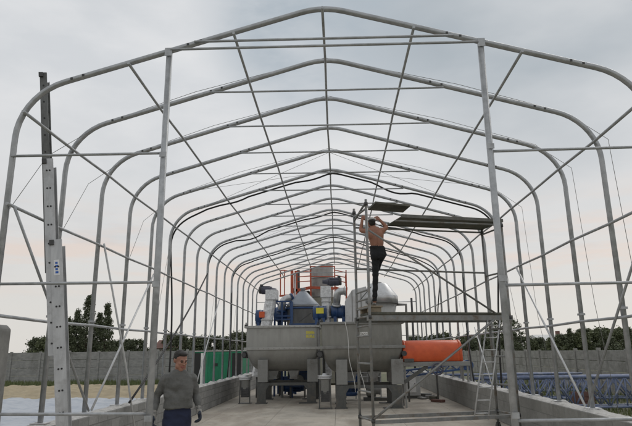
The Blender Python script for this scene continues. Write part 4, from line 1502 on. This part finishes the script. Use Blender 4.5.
LL = 'low bushy tree in the dark hedgerow beyond the left fence'
LR = 'low bushy tree in the dark hedgerow beyond the right fence'
hedge = []
u = 40
while u < 262:
    Y = rng.uniform(68, 80)
    if 147 < u < 171:
        u = 173
    hedge.append((u, rng.uniform(338, 348) if u < 150 else rng.uniform(331, 347), Y, LL, 'hedgerow trees beyond the left fence'))
    u += rng.uniform(6.5, 10)
u = 415
while u < 650:
    Y = rng.uniform(66, 82)
    hedge.append((u, rng.uniform(329, 347) if u > 500 else rng.uniform(333, 348), Y, LR, 'hedgerow trees beyond the right fence'))
    u += rng.uniform(6, 9)
for i, (u, vt, Y, lab, grp) in enumerate(hedge):
    p = at(u, vt, Y)
    k = i % 3
    put_hedge(k, p.x, Y, p.z / (3.4, 3.1, 3.7)[k], lab, grp)


# ------------------------------------------------------------------ people
def voxel_body(name, prim, mats, parent, size=0.011, smooth=3, cats=None, fix=None):
    """prim: list of (MB, material index); one continuous skin grown round all of them"""
    allm = MB()
    pts, mi = [], []
    for mb, k in prim:
        allm.add(mb.v, mb.f, k, True)
        for v_ in mb.v:
            pts.append(v_)
            mi.append(k)
    b = parent['_w']
    me = allm.mesh('tmp', [])
    o = bpy.data.objects.new('tmp', me)
    col.objects.link(o)
    rm = o.modifiers.new('r', 'REMESH')
    rm.mode = 'VOXEL'
    rm.voxel_size = size
    sm = o.modifiers.new('s', 'SMOOTH')
    sm.factor = 0.5
    sm.iterations = smooth
    dg = bpy.context.evaluated_depsgraph_get()
    ev = bpy.data.meshes.new_from_object(o.evaluated_get(dg))
    bpy.data.objects.remove(o)
    kd = KDTree(len(pts))
    for i, p_ in enumerate(pts):
        kd.insert(p_, i)
    kd.balance()
    idx = [mi[kd.find(p_.center)[1]] for p_ in ev.polygons]
    if fix:
        idx = [fix(p_.center, k) for p_, k in zip(ev.polygons, idx)]
    if cats:
        cloth = set()
        for p_, k in zip(ev.polygons, idx):
            if k in cats:
                cloth.update(p_.vertices)
        nr = [v_.normal.copy() for v_ in ev.vertices]
        for i in cloth:
            c = ev.vertices[i].co
            f = noise.noise((c.x * 5, c.y * 5, c.z * 13)) + 0.6 * (0.5 - abs(noise.noise((c.x * 7 + c.z * 6, c.y * 7, c.z * 9 + 4))) * 2)
            ev.vertices[i].co = c + nr[i] * 0.012 * f
    ev.materials.clear()
    for x in mats:
        ev.materials.append(M[x])
    ev.polygons.foreach_set('material_index', idx)
    ev.polygons.foreach_set('use_smooth', [True] * len(ev.polygons))
    ev.transform(Matrix.Translation((-b[0], -b[1], -b[2])))
    ev.name = name
    r = bpy.data.objects.new(name, ev)
    col.objects.link(r)
    r.parent = parent
    return r


def limb(pts, rad, seg=14, step=0.03):
    """tapered limb through joints, dense enough for the skin's colours"""
    P, Q = [], []
    for i in range(len(pts) - 1):
        a, b = Vector(pts[i]), Vector(pts[i + 1])
        n = max(2, int((b - a).length / step))
        for j in range(n):
            P.append(a.lerp(b, j / n))
            Q.append(rad[i] + (rad[i + 1] - rad[i]) * j / n)
    P.append(Vector(pts[-1]))
    Q.append(rad[-1])
    # soften the joints
    for _ in range(2):
        P = [P[0]] + [(P[i - 1] + P[i] * 2 + P[i + 1]) / 4 for i in range(1, len(P) - 1)] + [P[-1]]
    m = MB()
    vs, fs = [], []
    nrm = None
    for i, p_ in enumerate(P):
        t = (P[min(i + 1, len(P) - 1)] - P[max(i - 1, 0)]).normalized()
        if nrm is None:
            nrm = t.orthogonal().normalized()
        nrm = (nrm - t * nrm.dot(t)).normalized()
        s = t.cross(nrm)
        for j in range(seg):
            a = 2 * PI * j / seg
            vs.append(p_ + (nrm * math.cos(a) + s * math.sin(a)) * Q[i])
    n = len(P)
    for i in range(n - 1):
        for j in range(seg):
            q = (j + 1) % seg
            fs.append((i * seg + j, i * seg + q, (i + 1) * seg + q, (i + 1) * seg + j))
    fs += [tuple(reversed(range(seg))), tuple((n - 1) * seg + j for j in range(seg))]
    m.add(vs, fs)
    m.ell(P[0], (Q[0],) * 3)
    m.ell(P[-1], (Q[-1],) * 3)
    return m


def rings(secs, seg=28):
    """secs: (centre, rx, ry, rotz) stacked upward"""
    m = MB()
    vs, fs = [], []
    # densify
    S = []
    for i in range(len(secs) - 1):
        for j in range(3):
            u = j / 3
            a, b = secs[i], secs[i + 1]
            S.append((Vector(a[0]).lerp(Vector(b[0]), u), a[1] + (b[1] - a[1]) * u, a[2] + (b[2] - a[2]) * u, a[3] + (b[3] - a[3]) * u))
    a = secs[-1]
    S.append((Vector(a[0]), a[1], a[2], a[3]))
    for c, rx, ry, rz in S:
        for j in range(seg):
            t = 2 * PI * j / seg
            cx_, sx_ = math.cos(t), math.sin(t)
            e = 0.82
            x, y = rx * math.copysign(abs(cx_) ** e, cx_), ry * math.copysign(abs(sx_) ** e, sx_)
            vs.append(c + Vector((x * math.cos(rz) - y * math.sin(rz), x * math.sin(rz) + y * math.cos(rz), 0)))
    n = len(S)
    for i in range(n - 1):
        for j in range(seg):
            q = (j + 1) % seg
            fs.append((i * seg + j, i * seg + q, (i + 1) * seg + q, (i + 1) * seg + j))
    fs += [tuple(reversed(range(seg))), tuple((n - 1) * seg + j for j in range(seg))]
    return m.add(vs, fs)


def hand(wrist, d, palm_n, side, curl, prim, k, s=1.0):
    """palm plus four fingers and a thumb. d: direction of the hand, palm_n: palm normal, side: direction of the thumb"""
    w = Vector(wrist)
    d = Vector(d).normalized()
    n = Vector(palm_n)
    n = (n - d * n.dot(d)).normalized()
    t = d.cross(n).normalized()
    if t.dot(Vector(side)) < 0:
        t = -t
    rot = Matrix((t, n, d)).transposed()
    pm_ = MB().ell(w + d * 0.048 * s, (0.043 * s, 0.020 * s, 0.056 * s), 0, rot)
    prim.append((pm_, k))
    for i, ln in enumerate((0.072, 0.080, 0.074, 0.058)):
        o = w + d * (0.086 - 0.004 * abs(i - 1)) * s + t * (0.030 - 0.020 * i) * s
        p = [o]
        a = 0.15
        for seg_ in (0.44, 0.32, 0.24):
            a += curl * (0.75 + 0.08 * i)
            p.append(p[-1] + (d * math.cos(a) + n * math.sin(a)) * ln * seg_ * s)
        prim.append((limb(p, [0.0115 * s, 0.011 * s, 0.010 * s, 0.009 * s], 8, 0.012), k))
    o = w + d * 0.024 * s + t * 0.034 * s
    p = [o, o + (t * 0.72 + d * 0.6 + n * 0.15).normalized() * 0.036 * s, o + (t * 0.72 + d * 0.6 + n * 0.15).normalized() * 0.036 * s + (d * 0.8 + t * 0.25 + n * 0.55).normalized() * 0.032 * s]
    prim.append((limb(p, [0.015 * s, 0.0125 * s, 0.0105 * s], 8, 0.012), k))


def head(c, yaw, pitch, prim, kskin, keye, klip, s=1.0, roll=0.0):
    """c: centre of the skull; facing -y at yaw 0"""
    rot = (Matrix.Rotation(yaw, 3, 'Z') @ Matrix.Rotation(pitch, 3, 'X') @ Matrix.Rotation(roll, 3, 'Y'))
    c = Vector(c)

    def E(x, y, z, rx, ry, rz, k, seg=16):
        prim.append((MB().ell(c + rot @ (Vector((x, y, z)) * s), (rx * s, ry * s, rz * s), 0, rot, seg), k))
    E(0, 0.010, 0.030, 0.074, 0.092, 0.085, kskin, 24)      # skull
    E(0, -0.022, -0.030, 0.064, 0.068, 0.078, kskin, 20)    # face
    E(0, -0.050, -0.088, 0.040, 0.036, 0.030, kskin)        # chin
    for sx in (-1, 1):
        E(sx * 0.046, -0.030, -0.058, 0.024, 0.040, 0.034, kskin)   # jaw
        E(sx * 0.038, -0.066, -0.020, 0.022, 0.018, 0.018, kskin)   # cheek
        E(sx * 0.030, -0.080, 0.026, 0.026, 0.012, 0.009, kskin)    # brow
        E(sx * 0.030, -0.084, 0.008, 0.0105, 0.008, 0.0045, keye, 10)
        E(sx * 0.077, 0.012, -0.002, 0.011, 0.022, 0.032, kskin)    # ear
    for sx in (-1, 1):
        E(sx * 0.031, -0.089, 0.027, 0.019, 0.005, 0.0035, keye, 10)
    E(0, -0.092, -0.004, 0.011, 0.014, 0.028, kskin)        # nose bridge
    E(0, -0.101, -0.024, 0.017, 0.017, 0.012, kskin)        # nose tip
    E(0, -0.086, -0.055, 0.024, 0.012, 0.0065, klip)        # lips
    E(0, -0.082, -0.064, 0.021, 0.012, 0.006, klip)
    return rot


def hair(name, c, rot, mat, parent, s=1.0, size=0.009, extra=()):
    m = MB()
    c = Vector(c)
    prim = []
    for (x, y, z, rx, ry, rz) in ((0, 0.026, 0.056, 0.081, 0.090, 0.070), (0, 0.058, 0.012, 0.073, 0.050, 0.072), (0, -0.032, 0.090, 0.060, 0.050, 0.030),
                                  (-0.066, 0.020, 0.034, 0.016, 0.038, 0.040), (0.066, 0.020, 0.034, 0.016, 0.038, 0.040)) + tuple(extra):
        prim.append((MB().ell(c + rot @ (Vector((x, y, z)) * s), (rx * s, ry * s, rz * s), 0, rot), 0))
    return voxel_body(name, prim, [mat], parent, size, 2)


# --- the man walking in at the front left
def near_man():
    ax, ay = -2.02, 7.75
    t = thing('person', 'man in grey long-sleeved shirt and dark gloves at the front left, looking sideways', 'person', (ax, ay, 0), 'people on site')
    by = R(20)                       # body turned a little towards the right of the picture
    c, s = math.cos(by), math.sin(by)

    def B(x, y, z):
        return Vector((ax + x * c - y * s, ay + x * s + y * c, z))
    prim = []
    SK, SH, TR, GL, CU, EYE_, LP, BT = range(8)
    mats = ['skin', 'shirt_grey', 'trouser_navy', 'glove_dark', 'glove_cuff', 'hair_dark', 'lip', 'dark_steel']
    # trousers
    prim.append((rings([(B(0, 0.01, 0.80), 0.165, 0.118, by), (B(0, 0.01, 0.90), 0.176, 0.128, by), (B(0, 0.0, 1.0), 0.172, 0.128, by), (B(0, 0, 1.03), 0.170, 0.127, by), (B(0, 0, 1.07), 0.10, 0.08, by)]), TR))
    prim.append((limb([B(-0.092, 0.0, 0.88), B(-0.105, -0.12, 0.49), B(-0.11, -0.07, 0.10)], [0.098, 0.070, 0.056]), TR))
    prim.append((limb([B(0.092, 0.0, 0.88), B(0.10, 0.06, 0.49), B(0.10, 0.22, 0.13)], [0.098, 0.070, 0.056]), TR))
    prim.append((MB().ell(B(-0.115, -0.13, 0.052), (0.05, 0.135, 0.05), 0, Matrix.Rotation(by, 3, 'Z')), BT))
    prim.append((MB().ell(B(0.105, 0.17, 0.062), (0.05, 0.135, 0.052), 0, Matrix.Rotation(by, 3, 'Z') @ Matrix.Rotation(R(-14), 3, 'X')), BT))
    # shirt
    lean = lambda z: -0.045 * (z - 1.0) / 0.5
    prim.append((rings([(B(0, lean(1.05), 1.052), 0.13, 0.10, by), (B(0, lean(1.05), 1.050), 0.197, 0.155, by), (B(0, lean(1.09) - 0.008, 1.09), 0.190, 0.150, by), (B(0.0, lean(1.15) - 0.010, 1.15), 0.181, 0.143, by),
                        (B(0, lean(1.27), 1.27), 0.188, 0.132, by), (B(0, lean(1.37), 1.37), 0.196, 0.122, by), (B(0.0, lean(1.44), 1.44), 0.176, 0.105, by),
                        (B(0.004, lean(1.51) - .005, 1.505), 0.118, 0.082, by), (B(0.008, lean(1.56) - .012, 1.535), 0.082, 0.074, by)]), SH))
    prim.append((MB().ell(B(0.0, -0.105, 1.12), (0.13, 0.055, 0.10), 0, Matrix.Rotation(by, 3, 'Z')), SH))
    for sx, el, wr in ((-1, B(-0.268, 0.06, 1.205), B(-0.300, -0.06, 1.00)), (1, B(0.244, 0.07, 1.205), B(0.272, -0.04, 1.035))):
        sh = B(sx * 0.168, lean(1.45) + 0.01, 1.425)
        prim.append((MB().ell(sh, (0.070, 0.068, 0.066)), SH))
        prim.append((limb([sh, el, wr], [0.066, 0.051, 0.040]), SH))
        d = (wr - el).normalized()
        prim.append((limb([wr - d * 0.005, wr + d * 0.055], [0.039, 0.037]), CU))
        hand(wr + d * 0.05, d + Vector((0, -0.15, 0)), B(-sx, 0, 0) - B(0, 0, 0), B(0, -1, 0) - B(0, 0, 0), 0.62, prim, GL, 1.22)
    # neck and head
    hc = B(0.004, -0.100, 1.658)
    prim.append((limb([B(0.008, lean(1.5), 1.50), hc + Vector((0, 0.012, -0.05))], [0.074, 0.068]), SK))
    rot = head(hc, R(46), R(17), prim, SK, EYE_, LP, 1.06)
    
    def fix(c, k):
        r_ = math.hypot(c.x - ax, c.y - ay)
        if k in (SH, TR) and r_ < 0.225 and c.z < 1.2:
            return SH if c.z > 1.045 + 0.012 * math.sin((c.x - ax) * 17) else TR
        if k == SK and c.z < 1.522:
            return SH
        return k
    voxel_body('body', prim, mats, t, 0.0085, 3, (SH, TR), fix)
    hair('hair', hc, rot, 'hair_dark', t, 1.07)
    return t


near_man()


# --- the man on the scaffold deck, seen from behind
def scaffold_man():
    Ym = 11.98
    dk = 2.665
    f0 = at(374, 300, Ym)
    px = f0.x
    t = thing('person', 'shirtless man in black trousers standing on the scaffold with raised arms', 'person', (px, Ym, dk), 'people on site')
    prim = []
    SK, TR, SHO, EYE_, LP = range(5)
    mats = ['skin_tan', 'trouser_black', 'shoe_grey', 'hair_dark', 'lip']

    def A(u, v, dy=0.0):
        return at(u, v, Ym + dy)
    hip, waist, sho = A(378, 254), A(377.2, 246.5), A(374.8, 230.5, -0.04)
    # standing leg
    hipL = A(375.2, 254)
    knee = A(375.6, 275, 0.02)
    ank = A(374.6, 299, 0.05)
    ank.z = dk + 0.10
    prim.append((limb([hipL, knee, ank + Vector((0, 0, 0.03))], [0.092, 0.066, 0.050]), TR))
    prim.append((limb([ank + Vector((0, 0, 0.06)), ank], [0.036, 0.036]), SK))
    prim.append((MB().ell(ank + Vector((-0.01, 0.055, -0.055)), (0.048, 0.135, 0.042)), SHO))
    # raised leg: thigh forward, shin hidden behind the standing leg
    hipR = A(381.6, 254.0)
    kneeR = hipR + Vector((0.03, 0.42, 0.01))
    ankR = Vector((hipL.x + 0.0, kneeR.y - 0.04, kneeR.z - 0.42))
    prim.append((limb([hipR, kneeR, ankR], [0.098, 0.072, 0.050]), TR))
    prim.append((MB().ell(ankR + Vector((0, 0.06, -0.05)), (0.045, 0.13, 0.042), 0, Matrix.Rotation(R(-10), 3, 'X')), SHO))
    # pelvis, buttocks
    prim.append((rings([(A(377.8, 259), 0.145, 0.115, 0), (A(378.6, 255), 0.178, 0.135, 0), (A(377.6, 250.5), 0.164, 0.120, 0), (A(377.1, 246.5), 0.158, 0.112, 0)]), TR))
    for u in (374.6, 381.5):
        prim.append((MB().ell(A(u, 255.5, -0.06), (0.085, 0.085, 0.10)), TR))
    # back
    prim.append((rings([(A(377.3, 249.5), 0.120, 0.080, 0), (A(377.1, 247), 0.128, 0.085, 0), (A(376.9, 243.5), 0.147, 0.098, 0), (A(376.0, 238), 0.165, 0.105, 0), (A(375.2, 233), 0.188, 0.112, 0),
                        (A(374.8, 230), 0.182, 0.10, 0), (A(374.4, 228.2), 0.12, 0.08, 0), (A(374.0, 226.8), 0.07, 0.065, 0)]), SK))
    for u in (375.3, 378.2):
        prim.append((limb([A(u + 0.2, 244.5, -0.075), A(u, 240, -0.085), A(u - 0.6, 233, -0.085)], [0.032, 0.030, 0.024]), SK))
    for u in (370.6, 380):
        prim.append((MB().ell(A(u, 234.5, -0.075), (0.07, 0.045, 0.10)), SK))
    # arms
    for (s_, e_, w_, sd) in (((367.2, 231), (360.6, 231, 0.06), (362.2, 220.0, 0.10), 1), ((382.6, 230.5), (387.0, 227.5, 0.08), (379.6, 219.8, 0.12), -1)):
        S_, E_, W_ = A(*s_), A(*e_), A(*w_)
        prim.append((MB().ell(S_, (0.068, 0.062, 0.064)), SK))
        prim.append((limb([S_, E_, W_], [0.058, 0.046, 0.030]), SK))
        d = (W_ - E_).normalized()
        hand(W_ + d * 0.01, d + Vector((sd * 0.25, 0.1, 0.1)), Vector((0, 1, -0.3)), Vector((sd, 0, 0)), 0.5, prim, SK, 1.0)
    hc = A(371.6, 223.3, 0.02)
    prim.append((limb([A(374.2, 228.5), hc + Vector((0, 0, -0.04))], [0.062, 0.056]), SK))
    rot = head(hc, PI + R(12), R(-16), prim, SK, EYE_, LP, 0.98)
    voxel_body('body', prim, mats, t, 0.0085, 3, (TR,))
    hair('hair', hc, rot, 'hair_dark', t, 0.98)
    cap = []
    for (x, y, z, rx, ry, rz) in ((0, 0.004, 0.088, 0.082, 0.094, 0.045), (0, -0.105, 0.078, 0.06, 0.05, 0.010)):
        cap.append((MB().ell(hc + rot @ Vector((x, y, z)), (rx, ry, rz), 0, rot), 0))
    voxel_body('cap', cap, ['cap_grey'], t, 0.009, 2)


scaffold_man()

# ------------------------------------------------------------------ sky, sun, render settings
w = bpy.data.worlds.new('World')
scn.world = w
w.use_nodes = True
nt = w.node_tree
bg = nt.nodes['Background']
SUN_EL, SUN_ROT = R(42), R(35)
sky = nt.nodes.new('ShaderNodeTexSky')
sky.sky_type = 'NISHITA'
sky.sun_disc = False
sky.sun_elevation = SUN_EL
sky.sun_rotation = SUN_ROT
tc = nt.nodes.new('ShaderNodeTexCoord')
sep = nt.nodes.new('ShaderNodeSeparateXYZ')
L(nt, tc.outputs['Generated'], sep.inputs[0])
mp = nt.nodes.new('ShaderNodeMapping')
mp.inputs['Scale'].default_value = (-1, 1, 2.4)
mp.inputs['Location'].default_value = (3.1, 0.4, 0.2)
L(nt, tc.outputs['Generated'], mp.inputs['Vector'])
n1 = noise_node(nt, mp.outputs[0], 1.7, 5, 0.5)
n2 = noise_node(nt, mp.outputs[0], 4.2, 5, 0.55)
K = 10.0


def smooth_dir(d, lo, hi):
    vm = nt.nodes.new('ShaderNodeVectorMath')
    vm.operation = 'DOT_PRODUCT'
    L(nt, tc.outputs['Generated'], vm.inputs[0])
    vm.inputs[1].default_value = Vector(d).normalized()
    mr = nt.nodes.new('ShaderNodeMapRange')
    mr.interpolation_type = 'SMOOTHSTEP'
    mr.inputs['From Min'].default_value = lo
    mr.inputs['From Max'].default_value = hi
    L(nt, vm.outputs['Value'], mr.inputs['Value'])
    return mr.outputs['Result']


# overcast: bright cloud with a heavier blue-grey bank over the right and a small one ahead
cl = ramp(nt, n2, [(0.36, (0.69 * K, 0.71 * K, 0.73 * K)), (0.52, (0.76 * K, 0.772 * K, 0.785 * K)), (0.66, (0.81 * K, 0.815 * K, 0.82 * K))])
bank = mixc(nt, 1.0, smooth_dir((0.36, 0.68, 0.64), 0.86, 0.99), ramp(nt, n1, [(0.36, (0.45,) * 3), (0.56, (1, 1, 1))]), 'MULTIPLY')
cl = mixc(nt, bank, cl, (0.36 * K, 0.415 * K, 0.455 * K))
bank2 = mixc(nt, 1.0, smooth_dir((-0.03, 0.84, 0.55), 0.975, 0.998), ramp(nt, n2, [(0.38, (0.25,) * 3), (0.58, (0.9,) * 3)]), 'MULTIPLY')
cl = mixc(nt, bank2, cl, (0.43 * K, 0.49 * K, 0.54 * K))
hz = ramp(nt, sep.outputs['Z'], [(0.0, (1, 1, 1)), (0.10, (0.9,) * 3), (0.30, (0.2,) * 3), (0.45, (0, 0, 0))])
cl2 = mixc(nt, hz, cl, (0.745 * K, 0.72 * K, 0.685 * K))
band = ramp(nt, sep.outputs['Z'], [(0.07, (0, 0, 0)), (0.13, (1, 1, 1)), (0.19, (1, 1, 1)), (0.27, (0, 0, 0))])
mp2 = nt.nodes.new('ShaderNodeMapping')
mp2.inputs['Scale'].default_value = (1, 1, 7)
L(nt, tc.outputs['Generated'], mp2.inputs['Vector'])
pn = ramp(nt, noise_node(nt, mp2.outputs[0], 3.2, 6, 0.6), [(0.46, (0, 0, 0)), (0.60, (0.62,) * 3)])
pf = mixc(nt, 1.0, band, pn, 'MULTIPLY')
cl3 = mixc(nt, pf, cl2, (0.83 * K, 0.68 * K, 0.59 * K))
gn = ramp(nt, noise_node(nt, mp2.outputs[0], 1.9, 6, 0.6), [(0.50, (0, 0, 0)), (0.66, (0.6,) * 3)])
cl3 = mixc(nt, mixc(nt, 1.0, band, gn, 'MULTIPLY'), cl3, (0.62 * K, 0.615 * K, 0.62 * K))
fin = mixc(nt, 0.94, sky.outputs['Color'], cl3)
L(nt, fin, bg.inputs['Color'])
bg.inputs['Strength'].default_value = 0.097

sl_ = bpy.data.lights.new('sun', 'SUN')
sl_.energy = 0.7
sl_.angle = R(25)
sl_.color = (1, 0.95, 0.88)
so = bpy.data.objects.new('sun', sl_)
col.objects.link(so)
dirv = Vector((math.sin(SUN_ROT) * math.cos(SUN_EL), math.cos(SUN_ROT) * math.cos(SUN_EL), math.sin(SUN_EL)))
so.rotation_euler = dirv.to_track_quat('Z', 'Y').to_euler()
so.location = dirv * 60

for o in bpy.data.objects:
    if '_w' in o:
        del o['_w']
scn.render.engine = 'CYCLES'
scn.view_settings.view_transform = 'Standard'
scn.view_settings.look = 'None'
scn.view_settings.gamma = 1
scn.view_settings.exposure = 0
scn.view_settings.use_curve_mapping = False
